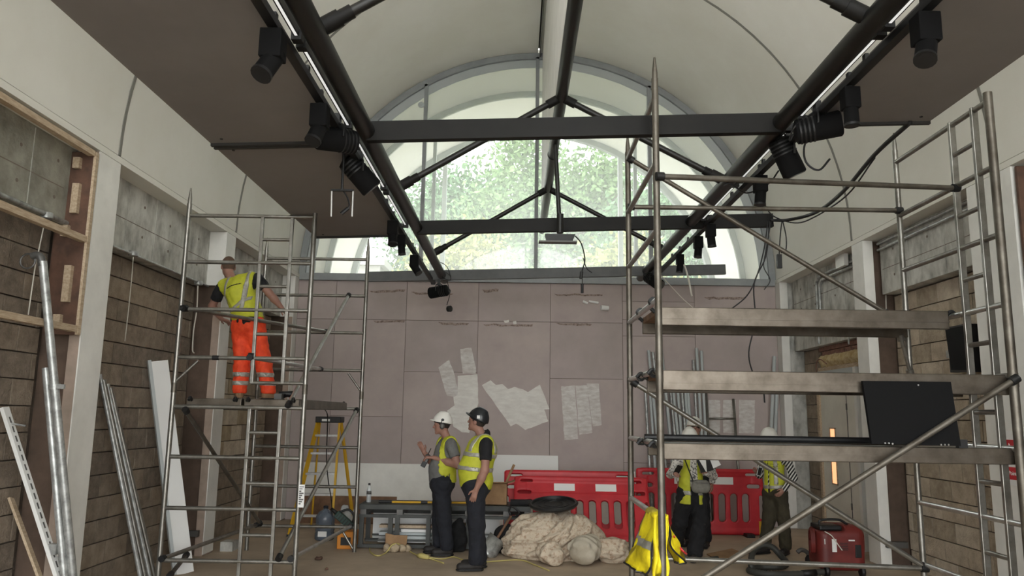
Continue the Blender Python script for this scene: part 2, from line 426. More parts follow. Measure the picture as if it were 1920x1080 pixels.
wf = struct(MB().box((XL-.6, YF-.3, 0), (XR+.6, YF, .12)).build('wall_front', 'white_paint'), 'end wall behind the camera below its window')
wf3 = arched_window('window_3', YF-.15, 4.13, 4.115, MULL, .11, .10, 'arched window at the near end of the hall', 'glass_clear', light_ring=False, sill=.06)
wl3 = struct(MB().box((XL, YF-.15, .12), (XL+.12, YF-.05, 4.07)).build('window_4', 'frame_grey'), 'glazed screen added for light under the near arched window')  # unseen glazing, carried down to the floor to let in more light
for x in MULL + [XR-.12]: MB().box((x, YF-.15, .12), (x+.07, YF-.05, 4.07)).build('mullion', 'frame_grey', wl3)
for a, b in zip([XL+.12]+[x+.07 for x in MULL], MULL+[XR-.12]): MB().box((a, YF-.10, .12), (b, YF-.094, 4.07)).build('pane', 'glass_clear', wl3)

# ridge fin, and a dark strip standing in for the shadow gap beside it
fin = struct(MB().box((.405, YF+.1, 4.93), (.425, 13.1, 8.21)).build('trim_1', 'white_paint'), 'pale vertical ridge fin above the top steel tube')
struct(MB().box((.345, YF+.1, 8.14), (.365, 13.1, 8.235)).build('trim_2', 'steel_dark'), 'dark strip standing in for the shadow gap along the vault crown')
det = MB().lathe([(.055, 0), (.055, .02), (.03, .028), (.022, .028), (.018, .04)], PY(790, 197, 13.12), n=18, axis=(0,-1,0)).build('round_sensor', 'frame_light')
tag(det, 'small round disc sensor on the left mullion of the arched window', 'sensor')

# ------------------------------------------------------------------ outside: ground, building, trees
struct(MB().box((-40, -40, -.3), (40, YF-.35, -.02)).build('ground_near', MATS['paving'] if 'paving' in MATS else mat('paving', S(190, 188, 182), .95, col2=S(172, 170, 164), scale=2)), 'pale paving outside the near end of the hall')
struct(MB().box((-40, 13.45, -.3), (40, 70, -.02)).build('ground', 'paving'), 'pale paving outside beyond the canopy')
mat('facade', S(150, 148, 142), .9, col2=S(138, 136, 130), scale=3); mat('facade_dark', S(70, 78, 84), .6)
bl = thing('town_house', 'pale stone building seen low through the left of the arched window', 'building', (-12.5, 31, 0))
MB().box((-20, 31, 0), (-5.6, 33.4, 7.7)).build('wall', 'facade', bl)
MB().box((-20.2, 30.8, 7.7), (-5.4, 33.4, 8.0)).build('cornice', 'facade', bl)
MB().box((-5.6, 31.2, 0), (-4.3, 33.2, 6.9)).build('side_wing', 'facade', bl)
for ix, x in enumerate((-8.6, -7.3, -6.1)):
    for z in (4.6, 6.6):
        wn = MB().box((x-.38, 30.94, z-.5), (x+.38, 31.02, z+.5)).build('window', 'facade_dark', bl)
        MB().box((x-.44, 30.9, z-.58), (x+.44, 30.97, z-.5)).build('sill', 'facade', wn)
for k in range(4): MB().box((-5.4, 31.14, 4.9+k*.42), (-4.5, 31.2, 5.12+k*.42)).build('glazing_band', 'facade_dark', bl)

for nm, c1, c2 in (('leaf_a', (84, 114, 66), (112, 138, 88)), ('leaf_b', (70, 104, 68), (96, 128, 90)), ('leaf_c', (130, 138, 74), (156, 156, 92))):
    mat(nm, S(*c1), .8, col2=S(*c2), scale=1.2)
mat('bark', S(84, 74, 62), .95, col2=S(64, 56, 48), scale=12)
def tree(label, base, h, rx, mt, seed, n=5200, cat='tree', lo=.1, lf=.095):
    rnd = np.random.RandomState(seed)
    t = thing('broadleaf_tree', label, cat, base, 'trees outside the arched window')
    bx, by, bz = base; trunk = MB()
    trunk.tube([(bx, by, bz), (bx+.1, by, bz+h*.35), (bx-.05, by+.1, bz+h*.7)], [.28, .2, .08], 10)
    for k in range(7):
        a = k*2.4; z = h*(.25+.07*k)
        trunk.tube([(bx, by, bz+z), (bx+math.cos(a)*rx*.4, by+math.sin(a)*rx*.15, bz+z+h*.1), (bx+math.cos(a)*rx*.75, by+math.sin(a)*rx*.3, bz+z+h*.2)], [.1, .06, .02], 6)
    trunk.build('trunk', 'bark', t, smooth=True)
    # crown: leaf sprays gathered round limb ends
    cen = []
    for k in range(130):
        u = rnd.normal(size=3); u /= np.linalg.norm(u); q = rnd.uniform(.35, 1)**.5
        cen.append((bx + u[0]*rx*q, by + u[1]*rx*q*.32, bz + h*(lo + (1-lo)/2) + u[2]*h*(1-lo)/2*q))
    cen = np.array(cen); idx = rnd.randint(0, 130, n)
    P = cen[idx] + rnd.normal(size=(n, 3))*rx*np.array([.15, .06, .15])
    A = rnd.normal(size=(n, 3)); A /= np.linalg.norm(A, axis=1)[:, None]
    B = np.cross(A, rnd.normal(size=(n, 3))); B /= np.linalg.norm(B, axis=1)[:, None]
    s = rnd.uniform(lf*.6, lf*1.4, n)[:, None]
    vs = np.empty((n, 4, 3)); vs[:, 0] = P - A*s; vs[:, 1] = P + B*s*.5; vs[:, 2] = P + A*s; vs[:, 3] = P - B*s*.5
    m = MB(); m.v = [tuple(v) for v in vs.reshape(-1, 3)]; m.f = [(4*i, 4*i+1, 4*i+2, 4*i+3) for i in range(n)]
    f = m.build('foliage', mt, t); f['kind'] = 'stuff'
tree('small yellowish tree low behind the centre of the end tie beam', (2.9, 21.5, 0), 7.0, 2.0, 'leaf_c', 5, 14000)
tree('yellowing tree at the left mullion of the arched window', (-1.6, 22.5, 0), 7.4, 2.1, 'leaf_c', 3, 14000)
tree('tree at the right mullion of the arched window', (6.0, 27, 0), 10.8, 3.4, 'leaf_b', 4, 22000, lf=.11)
tree('tall pale green tree filling the middle of the arched window', (1.6, 31, 0), 13.6, 4.2, 'leaf_a', 1, 30000, lf=.12)
tree('tree left of the central mullion, behind the left steel tube', (-3.0, 36, 0), 13.6, 4.0, 'leaf_b', 2, 26000, lf=.14)
tree('far tree at the right edge of the canopy opening', (8.5, 40, 0), 15.0, 5.0, 'leaf_b', 7, 22000, lf=.17)
tree('broad tree farthest back behind the window centre', (1.0, 46, 0), 17.0, 6.5, 'leaf_a', 6, 30000, lf=.2)

# ------------------------------------------------------------------ the roof truss
TZ = lambda X: 3.90 + .035*(X + 1.2)
XTL, XTR, XA, ZA = -1.18, 2.02, .415, 4.88
tr = thing('roof_truss', 'dark steel tube truss spanning the hall under the white vault', 'truss', (XA, 8.0, 3.7))
tl = MB().tube([(XTL, -3, TZ(XTL)), (XTL, 12.35, TZ(XTL))], .066, 20).build('long_tube', 'truss_dark', tr, smooth=True, angle=40)
t2 = MB().tube([(XTR, -3, TZ(XTR)), (XTR, 12.5, TZ(XTR))], .066, 20).build('long_tube', 'truss_dark', tr, smooth=True, angle=40)
t3 = MB().tube([(XA, -3, ZA), (XA, 12.9, ZA)], .06, 20).build('ridge_tube', 'truss_dark', tr, smooth=True, angle=40)
for y, tb in ((5.27, t3), (2.0, t3), (3.55, t2), (9.0, t3)):
    p = XA if tb is t3 else XTR; z = ZA if tb is t3 else TZ(XTR)
    MB().tube([(p, y-.012, z), (p, y+.012, z)], .0675 if tb is t3 else .0735, 20).build('joint_band', 'beam_dark', tb, smooth=True, angle=40)
for y in (2.6, 5.72, 8.82, 11.93):
    xa_, xb_ = {5.72: (XTL, XTR), 8.82: (XTL, 2.98), 11.93: (-2.36, 3.26)}.get(y, (XTL, XTR))
    m = MB().bar((xa_, y, TZ(xa_)), (xb_, y, TZ(xb_)), .07, .155)
    tb = m.build('tie_beam', 'beam_dark' if y < 11 else 'beam_grey', tr)
for y in (4.15, 7.28, 10.42):
    for xt in (XTL, XTR):
        a = V(xt, y, TZ(xt)+.02); b = V(XA, y, ZA)
        d = (b-a).normalized()
        s_ = MB().tube([a, b], .032, 12).build('strut', 'truss_dark', tr, smooth=True, angle=40)
        MB().tube([a+d*.03, a+d*.16], .052, 12).tube([a+d*.16, a+d*.24], .042, 12).build('socket', 'beam_dark', s_, smooth=True, angle=40)
        MB().tube([b-d*.16, b-d*.03], .045, 12).build('socket', 'beam_dark', s_, smooth=True, angle=40)
hb = PY(1050, 437, 8.5)
MB().tube([(XA, 8.5, ZA-.02), hb], .026, 10).tube([hb + V(0,0,.22), hb + V(0,0,.0)], .04, 10).build('hanger_rod', 'truss_dark', tr, smooth=True, angle=40)
# fitting at the foot of the hanger
fx = thing('linear_light', 'slim black linear fitting hung under the second tie beam', 'light fitting', hb)
MB().prism([hb + V(-.17,-.05,-.02), hb + V(.17,-.05,-.02), hb + V(.14,-.05,-.10), hb + V(-.15,-.05,-.10)], (0, .1, 0)).build('housing', 'black', fx)
MB().box(hb + V(-.24,-.06,-.115), hb + V(.19,.06,-.10)).build('reflector', 'steel_dark', fx)
MB().tube(spline([hb + V(.17,0,-.03), hb + V(.24,0,-.12), hb + V(.28,0,-.3), hb + V(.25,0,-.42), hb + V(.24,0,-.47)]), .008, 6).tube(spline([hb + V(.26,0,-.28), hb + V(.3,0,-.4), hb + V(.36,0,-.45)]), .006, 6).build('flex', 'cable_black', fx)
MB().cyl(hb + V(.245,0,-.44), hb + V(.235,0,-.52), .018).cyl(hb + V(.25,0,-.58), hb + V(.25,0,-.68), .016).tube([hb + V(.25,0,-.45), hb + V(.25,0,-.6)], .004, 5).build('plug', 'black', fx)

# ceiling rafts hung beside the tubes
def raft(label, x0, x1, y0, y1):
    t = thing('ceiling_raft', label, 'ceiling panel', ((x0+x1)/2, (y0+y1)/2, TZ((x0+x1)/2)), 'grey soffit panels hung beside the long tubes')
    def q(x, y, dz): return V(x, y, TZ(x)+dz)
    a, b = (x0, x1)
    m = MB(); m.prism([q(a, y0, -.035), q(b, y0, -.035), q(b, y1, -.035), q(a, y1, -.035)], (0, 0, .05)); m.build('soffit_board', 'raft_grey', t, recalc=True)
    for yy in (y0+.012, y1-.012):
        MB().bar(q(a, yy, -.03), q(b, yy, -.03), .03, .055).build('edge_angle', 'raft_edge', t)
    for px, py in ((a+.12, y0+.1), (b-.12, y0+.1), (a+.12, y1-.12), (b-.12, y1-.12)):
        MB().cyl(q(px, py, -.041), q(px, py, -.034), .012, n=8).build('screw', 'raft_edge', t)
raft('left grey soffit panel nearest the camera', -2.42, -1.36, -1.0, 2.58)
raft('grey soffit panel left of the near tie beam', -2.42, -1.36, 2.62, 5.82)
raft('far left grey soffit panel ending at the second tie beam', -2.42, -1.36, 5.86, 9.02)
raft('grey soffit panel right of the near tie beam', 2.2, 3.14, 2.62, 5.66)
raft('right grey soffit panel nearest the camera', 2.2, 3.14, -1.0, 2.58)
# ------------------------------------------------------------------ scaffold towers
def tube_obj(name, p, q, r, parent, material='alu', n=12):
    return MB().tube([p, q], r, n).build(name, material, parent, smooth=True, angle=40)
def post(name, x, y, z0, z1, parent, spigot=True, cas=False, material='alu', sleeve=2.05, r=.0255):
    o = tube_obj(name, (x, y, z0), (x, y, z1), r, parent, material, 14)
    if spigot: MB().tube([(x, y, z1), (x, y, z1+.05), (x, y, z1+.17)], [.0215, .021, .008], 10).build('spigot', material, o, smooth=True, angle=40)
    MB().tube([(x, y, sleeve-.05), (x, y, sleeve+.05)], r+.0025, 12).build('collar', 'alu_worn', o, smooth=True, angle=40)
    return o
def clip(name, p, d, parent, r=.028, material='black'):       # claw of a brace
    d = Vector(d).normalized()
    return MB().tube([Vector(p)-d*.03, Vector(p)+d*.03], r*1.35, 10).build(name, material, parent, smooth=True, angle=40)
def brace(p, q, parent, r=.022, material='alu', ends='black', name='brace'):
    p, q = Vector(p), Vector(q); b = tube_obj(name, p, q, r, parent, material); d = (q-p).normalized()
    clip('brace_clip', p + d*.02, d, b, .024, ends); clip('brace_clip', q - d*.02, d, b, .024, ends)
    return b
def deck(name, x0, x1, y0, y1, z, parent, h=.09, along='x', material='deck_rail', top='timber_dark'):
    d = MB().box((x0+.004, y0+.004, z-h*.35), (x1-.004, y1-.004, z)).build(name, top, parent)
    if along == 'x':
        for yy in (y0, y1-.04): 
            MB().box((x0, yy, z-h), (x1, yy+.04, z+.008)).build('side_rail', material, d, bevel=.006)
            MB().box((x0, yy-.004 if yy == y0 else yy+.04, z-h*.62), (x1, yy if yy == y0 else yy+.044, z-h*.5)).build('rib', material, d)
        for xx, s in ((x0, -1), (x1, 1)):
            for yy in (y0+.05, y1-.05):
                MB().tube(spline([(xx, yy, z-.03), (xx+s*.05, yy, z+.01), (xx+s*.085, yy, z-.02)], 4), .016, 8).build('hook', 'black', d)
    else:
        for xx in (x0, x1-.04):
            MB().box((xx, y0, z-h), (xx+.04, y1, z+.008)).build('side_rail', material, d, bevel=.006)
        for yy, s in ((y0, -1), (y1, 1)):
            for xx in (x0+.05, x1-.05):
                MB().tube(spline([(xx, yy, z-.03), (xx, yy+s*.05, z+.01), (xx, yy+s*.085, z-.02)], 4), .016, 8).build('hook', 'black', d)
            MB().box((x0, yy-.02, z-h), (x1, yy+.02, z)).build('end_rail', material, d, bevel=.005)
    return d

# left tower
yn, yf = 7.95, 10.28
LT = thing('scaffold_tower', 'aluminium scaffold tower with a worker on its deck, by the left wall', 'scaffold', (-2.78, 9.1, 0))
nl, nr_ = -3.49, -2.15
fl, fr_ = -3.41, -2.03
posts = [post('post', nl, yn, .09, 3.92, LT, sleeve=1.98), post('post', nr_, yn, .09, 3.90, LT, spigot=False, sleeve=1.98), post('post', fl, yf, .0, 3.92, LT, sleeve=1.98), post('post', fr_, yf, .0, 3.92, LT, sleeve=1.98)]
for x in (nl, nr_):
    w_ = MB().lathe([(.03, -.02), (.055, -.02), (.06, 0), (.055, .02), (.03, .02)], (x, yn, .06), 16, axis=(1,0,0)).build('castor', 'black', LT, smooth=True, angle=40)
    MB().box((x-.03, yn-.03, .06), (x-.024, yn+.03, .12)).box((x+.024, yn-.03, .06), (x+.03, yn+.03, .12)).box((x-.03, yn-.03, .115), (x+.03, yn+.03, .125)).build('castor_fork', 'steel_dark', w_)
for k in range(8):
    z = .29 + .5*k
    ru = tube_obj('rung', (nl, yn, z), (nr_, yn, z), .021, LT)
    tube_obj('rung', (fl, yf, z+.015), (fr_, yf, z+.015), .021, LT)
sx = (-2.70, -2.385)
for z0, z1 in ((.02, 1.79), (2.03, 3.79)):
    for x in sx: MB().bar((x, yn, z0), (x, yn, z1), .034, .034, up=(0,1,0)).build('ladder_stile', 'alu', LT, bevel=.005)
for z in (.04, .54, 1.04, 1.54, 2.04, 2.54, 3.04, 3.54): tube_obj('ladder_rung', (sx[0], yn, z), (sx[1] if z != 2.04 else nr_, yn, z), .018, LT)
for z0, z1 in ((.02, 1.79), (2.03, 3.79)):
    for x in (-3.1, -2.8): MB().bar((x, yf+.0, z0), (x, yf, z1), .034, .034, up=(0,1,0)).build('ladder_stile', 'alu', LT) if z0 > 9 else None
N = lambda x, y: PY(x, y, yn-.03)
Fp = lambda x, y: PY(x, y, yf-.03)
brace(N(540, 760), Fp(654, 553), LT, material='alu_bright')
brace(N(522, 1048), Fp(669, 768), LT, material='alu_bright')
brace(N(347, 768), Fp(488, 982), LT, material='alu_worn')
brace(N(345, 578), Fp(614, 622), LT, material='alu')
brace(N(468, 670), Fp(602, 692), LT, material='alu_bright')
brace(N(303, 1048), Fp(482, 984), LT, material='alu')
brace(N(545, 1048), Fp(658, 987), LT, material='alu_bright')
for a, b in ((PY(328, 716, yn), PY(372, 676, yn)), (PY(653, 700, yf), PY(679, 737, yf)), (PY(640, 992, yf), PY(662, 1030, yf))):
    tube_obj('knee', a, b, .015, LT)
brace(PY(318, 1080, 7.9), PY(350, 1040, 8.4), LT, material='alu_worn', name='outrigger')
deck('deck', -3.36, -2.80, yn+.04, yf-.04, 1.875, LT, along='y')
deck('deck', -2.77, -2.21, yn+.04, yf-.04, 1.875, LT, along='y')
for x in (345, 472): clip('clamp', PY(x, 578 if x < 400 else 668, yn), (1,0,0), LT)
MB().tube([(-3.12, yn, 2.29), (-3.05, yn, 2.29)], .0235, 12).build('tape', 'black', LT)
# tag on the tower
tg = thing('inspection_tag', 'white printed inspection tag on the right near post of the left tower', 'tag', PY(565, 930, yn-.03))
c = PY(565, 930, yn-.045)
MB().box(c + V(-.03,-.004,-.11), c + V(.03,.004,.11)).build('card', 'plastic_white', tg)
for k in range(9): MB().box(c + V(-.022,-.006,.085-k*.02 - (.006 if k > 1 else 0)), c + V(.022 - .012*(k % 3),-.0035,.093-k*.02)).build('print_line', 'steel_dark' if k else 'steel_dark', tg)

# right tower
x0, x1, ya, yb = 1.02, 3.52, 5.52, 6.95
RT = thing('scaffold_tower', 'aluminium scaffold tower with three decks at the right foreground', 'scaffold', (2.27, 6.2, 0))
RZ = [.03 + .513*k for k in range(1, 9)]
P1 = post('post', x0, ya, .0, 4.28, RT, material='alu_worn'); P2 = post('post', x0, yb, 0, 4.20, RT, material='alu_worn')
P3 = post('post', x1, ya, .0, 4.20, RT, spigot=False, material='alu_worn', r=.032); P4 = post('post', x1, yb, .0, 4.25, RT)
for z in RZ:
    for x in (x0, x1):
        tube_obj('rung', (x, ya, z), (x, yb, z), .022, RT, 'alu_bright' if z < 3 else 'alu')
for z0, z1 in ((.1, 2.02), (2.08, 4.16)):
    for y in (6.02, 5.71): MB().bar((x1, y, z0), (x1, y, z1), .052, .03, up=(0,1,0)).build('ladder_stile', 'alu', RT, bevel=.005)
for z in RZ: tube_obj('ladder_rung', (x1, 6.02, z-.256), (x1, 5.71, z-.256), .019, RT, 'alu')
Na = lambda x, y: PY(x, y, ya-.035)
Fb = lambda x, y: PY(x, y, yb-.035)
W_ = 'alu_worn'
brace((x0, ya-.04, 3.50), (x1, 6.0, 3.60), RT, material=W_, name='guard_rail')
brace((x0, yb-.04, 3.66), (x1, yb-.04, 3.66), RT, material=W_, name='guard_rail')
brace(Fb(1180, 297), Fb(1668, 590), RT, material=W_)
brace(Fb(1186, 716), Fb(1738, 1066), RT, material='alu')
brace((1.15, ya-.04, .60), (x1, ya-.04, 2.06), RT, material=W_)
brace(Fb(1186, 1045), Fb(1738, 1066), RT, material='alu', name='base_rail')
deck('deck', x0+.1, x1-.06, 6.16, 6.86, 2.62, RT, h=.14)
deck('deck', x0+.02, x1-.0, ya+.05, ya+.07+.60, 2.08, RT, h=.135)
deck('deck', x0+.02, x1-.0, ya+.05, ya+.07+.60, 1.565, RT, h=.105, top='alu_bright')
for p, q in ((Na(1208, 583), PX(1228, 615, x0)), ): pass
for z in (2.62, 2.08, 1.57):
    for y in (5.75, 6.35):
        clip('hook_ring', (x0, y, z-.01), (0, 1, 0), RT, .024)
MB().tube([(x1-.03, ya+.15, 2.0), (3.36, ya+.2, 2.0)], .012, 8).build('wind_lock', 'alu_bright', RT)
brace((3.40, 6.84, 2.50), (x1, yb-.01, 2.16), RT, r=.016, name='knee', ends='alu')

# things on the right tower
bp = thing('black_sheet', 'large flat black panel standing on the lowest deck of the right tower', 'panel', PY(1717, 838, 5.7))
q = [V(2.555, 5.62, 2.055), V(3.185, 5.62, 2.06), V(3.25, 5.74, 1.58), V(2.62, 5.74, 1.58)]
q = [PY(1618, 714, 5.50), PY(1783, 716, 5.50), PY(1802, 836, 5.505), PY(1635, 832, 5.505)]
MB().prism(q, (0, .03, 0)).build('sheet', 'black_matte', bp, recalc=True)
for px, py in ((1660, 831), (1667, 831), (1674, 832), (1765, 834), (1772, 834), (1779, 834), (1722, 722)):
    cc = PY(px, py, 5.498); MB().cyl(cc, cc + V(0, .01, 0), .006, n=8).build('rivet', 'alu_bright', bp)
MB().box(PY(1797, 824, 5.52), PY(1809, 840, 5.56)).build('corner_block', 'black', bp)
pole = MB().tube([V(1.0, 6.08, 1.60), V(3.0, 6.08, 1.60)], .024, 12).build('black_pole', 'black', None, smooth=True, angle=40)
tag(pole, 'long black tube lying on the lowest deck of the right tower', 'pole')

# yellow vest hung on the rung
zr = RZ[1]
vy = thing('hanging_vest', 'bright yellow work vest hung over a rung of the right tower', 'vest', (x0, 5.9, .55))
def cloth(parent, name, pts_top, pts_bot, mt, rows=14, amp=.02, seed=0, th=.008):
    P = []; n = len(pts_top)
    for i in range(rows+1):
        t = i/rows
        P.append([Vector(a).lerp(Vector(b), t) + Vector((noise.noise(Vector((k*.9+seed, t*2.5, seed)))*amp*(.3+t), noise.noise(Vector((k*.8, t*2, seed+5)))*amp*(.3+t), 0)) for k, (a, b) in enumerate(zip(pts_top, pts_bot))])
    o = MB().grid(P).build(name, mt, parent, smooth=True)
    s = o.modifiers.new('solid', 'SOLIDIFY'); s.thickness = th; s.offset = 0
    return o, P
def line_pts(a, b, n, bulge=(0,0,0)): return [Vector(a).lerp(Vector(b), i/n) + Vector(bulge)*math.sin(math.pi*i/n) for i in range(n+1)]
def vest_side(name, sx, top, bot, seed, rows=16):
    o, P = cloth(vy, name, line_pts(*top, 10), line_pts(*bot, 10, (sx*.05, 0, 0)), 'hivis_yellow', rows=rows, amp=.06, seed=seed)
    MB().tube([p for p in P[-1]], .009, 6).build('binding', 'black', o)
    MB().tube([r[0] for r in P], .007, 6).build('binding', 'black', o); MB().tube([r[-1] for r in P], .007, 6).build('binding', 'black', o)
    return o, P
o, P = vest_side('left_front', -1, (V(x0-.032, 5.57, zr+.02), V(x0-.032, 5.93, zr+.02)), (V(x0-.08, 5.6, .66), V(x0-.16, 5.98, .72)), 2)
MB().grid([[p + V(-.008, -.008, 0) for p in P[r]] for r in (7, 8, 9)]).build('reflective_band', 'reflective', o, smooth=True)
o, P = vest_side('back', 1, (V(x0+.032, 5.57, zr+.02), V(x0+.032, 5.93, zr+.02)), (V(x0+.13, 5.60, .76), V(x0+.16, 5.96, .70)), 9)
MB().tube(spline([P[7][2]+V(.02,-.02,0), P[9][4]+V(.02,-.02,0), P[12][3]+V(.02,-.02,0), P[13][5]+V(.02,-.02,0), P[10][6]+V(.02,-.02,0)], 5), .006, 6).build('printed_loop', MATS['red_plastic'], o)
o, P = cloth(vy, 'fold', line_pts(V(x0-.05, 5.55, zr+.03), V(x0+.05, 5.55, zr+.03), 8, (0,0,.012)), line_pts(V(x0-.07, 5.53, .62), V(x0+.02, 5.52, .60), 8, (0, -.02, 0)), 'hivis_yellow', amp=.06, seed=4)
MB().tube([p for p in P[-1]], .008, 6).build('binding', 'black', o); MB().tube([r[-2] for r in P], .006, 6).build('binding', 'black', o)
sad = MB().grid([[V(x0 + .034*math.cos(a), y, zr + .03*math.sin(a)) for a in [math.pi*k/8 for k in range(9)]] for y in (5.54, 5.7, 5.94)]).build('shoulder', 'hivis_yellow', vy, smooth=True)
m = sad.modifiers.new('solid', 'SOLIDIFY'); m.thickness = .012
# ------------------------------------------------------------------ uplights added to brighten the vault, and light tracks beside the long tubes
def emis(name, col, strength):
    m = bpy.data.materials.new(name); m.use_nodes = True; b = m.node_tree.nodes['Principled BSDF']
    b.inputs['Base Color'].default_value = (*col, 1); b.inputs['Emission Color'].default_value = (*col, 1); b.inputs['Emission Strength'].default_value = strength
    MATS[name] = m
emis('added_led', (1.0, .99, .97), UPL)
emis('painted_glow', (1.0, 1.0, .98), .075)
def uplight(side, k, xs, y0, y1):
    z = TZ(xs) + .005
    t = thing('added_uplight', '%s added vault uplight beside the %s long tube' % (['nearest', 'second', 'third', 'fourth', 'fifth', 'farthest'][k], side), 'light', (xs, (y0+y1)/2, z), 'added uplights along the long tubes')
    MB().box((xs-.015, y0, z+.04), (xs+.015, y1, z+.045)).build('diffuser', 'added_led', t)
    MB().box((xs-.018, y0, z), (xs+.018, y1, z+.039)).box((xs-.018, y0, z+.039), (xs-.0155, y1, z+.06)).box((xs+.0155, y0, z+.039), (xs+.018, y1, z+.06)).build('housing', 'black', t)
    MB().box((xs-.008, y0+.03, z-.003), (xs+.008, y1-.03, z)).build('glow_line', 'painted_glow', t)  # weak glow put in to draw a white line along the gap
    for y in (y0, y1): MB().box((xs-.03, y-.03, z-.025), (xs+.03, y+.03, z+.045)).build('end_bracket', 'black', t)
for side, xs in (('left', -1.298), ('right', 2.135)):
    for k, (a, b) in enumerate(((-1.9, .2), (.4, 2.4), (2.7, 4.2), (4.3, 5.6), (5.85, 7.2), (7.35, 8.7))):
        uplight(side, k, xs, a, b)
tracks = []
for side, xt, ye in (('left', -1.345, 12.2), ('right', 2.185, 12.3)):
    t = thing('light_track', 'long black lighting track beside the %s long tube' % side, 'light track', (xt, 5, TZ(xt)-.1))
    MB().box((xt-.028, -2, TZ(xt)-.085), (xt+.028, ye, TZ(xt)-.04)).build('rail', 'black', t)
    for k in range(12): MB().box((xt-.012, .5+k*1.02, TZ(xt)-.041), (xt+.012, .54+k*1.02, TZ(xt)+.02)).build('suspension_clip', 'black', t)
    MB().box((xt-.034, ye, TZ(xt)-.09), (xt+.034, ye+.05, TZ(xt)-.035)).build('end_cap', 'black', t)
def spot_box(label, p, aim, s=1.0, boxdir=(0,1,0)):
    p = Vector(p); aim = Vector(aim).normalized()
    t = thing('track_spotlight', label, 'spotlight', p, 'black spotlights on the lighting tracks')
    MB().box(p + V(-.012,-.02,0), p + V(.012,.02,.13)).build('stem', 'black', t)
    MB().box(p + V(-.055*s,-.05*s,-.13*s), p + V(.055*s,.05*s,.02)).build('driver_box', 'black_matte', t, bevel=.006)
    a = p + V(0,0,-.13*s)
    MB().cyl(a + V(0,0,.03), a - V(0,0,.03), .016, n=10).build('swivel', 'steel_dark', t)
    h = MB().tube([a - aim*.07*s, a - aim*.05*s, a + aim*.11*s], [.03*s, .048*s, .05*s], 16).build('head', 'black_matte', t, smooth=True, angle=40)
    MB().tube([a + aim*.105*s, a + aim*.122*s], 0.053*s, 16).build('bezel', 'black', h, smooth=True, angle=40)
    MB().tube([a + aim*.1225*s, a + aim*.124*s], .043*s, 16).build('lens', 'black', h)
    return t
def spot_can(label, p, aim, s=1.0):
    p = Vector(p); aim = Vector(aim).normalized()
    t = thing('track_spotlight', label, 'spotlight', p, 'black spotlights on the lighting tracks')
    x = aim.cross(V(0,0,1)).normalized()
    MB().box(p + V(-.02,-.03,.06*s), p + V(.02,.03,.16)).build('adaptor', 'black', t)
    MB().tube(spline([p + x*.105*s + V(0,0,-.04*s), p + x*.10*s + V(0,0,.05*s), p + V(0,0,.085*s), p - x*.10*s + V(0,0,.05*s), p - x*.105*s + V(0,0,-.04*s)]), .009, 6).build('yoke', 'black', t)
    c = p + V(0,0,-.04*s)
    h = MB().tube([c - aim*.17*s, c - aim*.15*s, c + aim*.15*s, c + aim*.16*s], [.05*s, .09*s, .095*s, .088*s], 20).build('can', 'black_matte', t, smooth=True, angle=40)
    for k in range(4): MB().tube([c - aim*(.13-k*.03)*s, c - aim*(.118-k*.03)*s], .096*s, 20).build('cooling_fin', 'black', h, smooth=True, angle=40)
    MB().tube([c + aim*.16*s, c + aim*.165*s], .08*s, 20).build('lens', 'steel_dark', h)
    MB().tube(spline([c - aim*.16*s, c - aim*.2*s + V(0,0,-.05), c - aim*.16*s + x*.08 + V(0,0,.02), p + V(0,0,.1)]), .007, 6).build('lead', 'cable_black', t)
    return t
xl, xr = -1.345, 2.185; zl, zr_ = TZ(xl)-.12, TZ(xr)-.12
spot_box('black box spotlight nearest the camera on the left track', (xl, 3.93, zl), (-.25,-.45,-.85), 1.1)
spot_box('black box spotlight on the left track just before the near tie beam', (xl, 4.95, zl), (-.2,-.4,-.9), 1.05)
spot_can('black can spotlight turned sideways under the left end of near tie beam', (xl, 5.45, zl+.0), (-.75,-.6,-.1), .95)
spot_can('black can spotlight on the left track just past the near tie beam', (xl+.02, 6.2, zl-.02), (.55,.25,-.6), 1.0)
spot_box('black box spotlight on the left track before the second tie beam', (xl, 8.1, zl), (.1,-.3,-.95), 1.0)
spot_box('small black spotlight on the left track under the second tie beam', (xl, 8.75, zl), (.1,.0,-.95), .85)
spot_box('black box spotlight on the left track past the second tie beam', (xl, 9.9, zl), (.5,-.1,-.7), 1.0)
spot_can('black can spotlight hung at the far end of the left track', (-1.22, 11.9, zl-.10), (-.8,.3,-.1), .95)
spot_box('black box spotlight nearest the camera on the right track', (xr, 3.9, zr_), (-.3,-.35,-.85), 1.1)
spot_box('slim upright black spotlight on the right track before the near tie beam', (xr, 4.85, zr_), (.02,0,-1), .95)
spot_can('black can spotlight lying level under the right end of near tie beam', (xr, 5.4, zr_), (.9,-.3,.12), 1.0)
spot_can('black can spotlight pointing down past the right end of near tie beam', (xr-.02, 6.0, zr_-.02), (.4,.1,-.85), 1.0)
spot_box('black box spotlight on the right track behind the upper guard rail', (xr, 6.75, zr_), (-.1,0,-1), 1.0)
spot_box('larger small spotlight beyond the second tie beam on right track', (xr, 8.55, zr_), (.1,0,-1), .95)
spot_box('middle small spotlight beyond the second tie beam on right track', (xr, 9.15, zr_), (-.1,0,-1), .95)
spot_box('small spotlight low on the right track near the arched window', (xr, 10.2, zr_), (-.1,.1,-1), .9)
spot_can('black can spotlight at the far end of the right track', (2.08, 11.6, zr_-.06), (.5,-.5,-.5), .95)

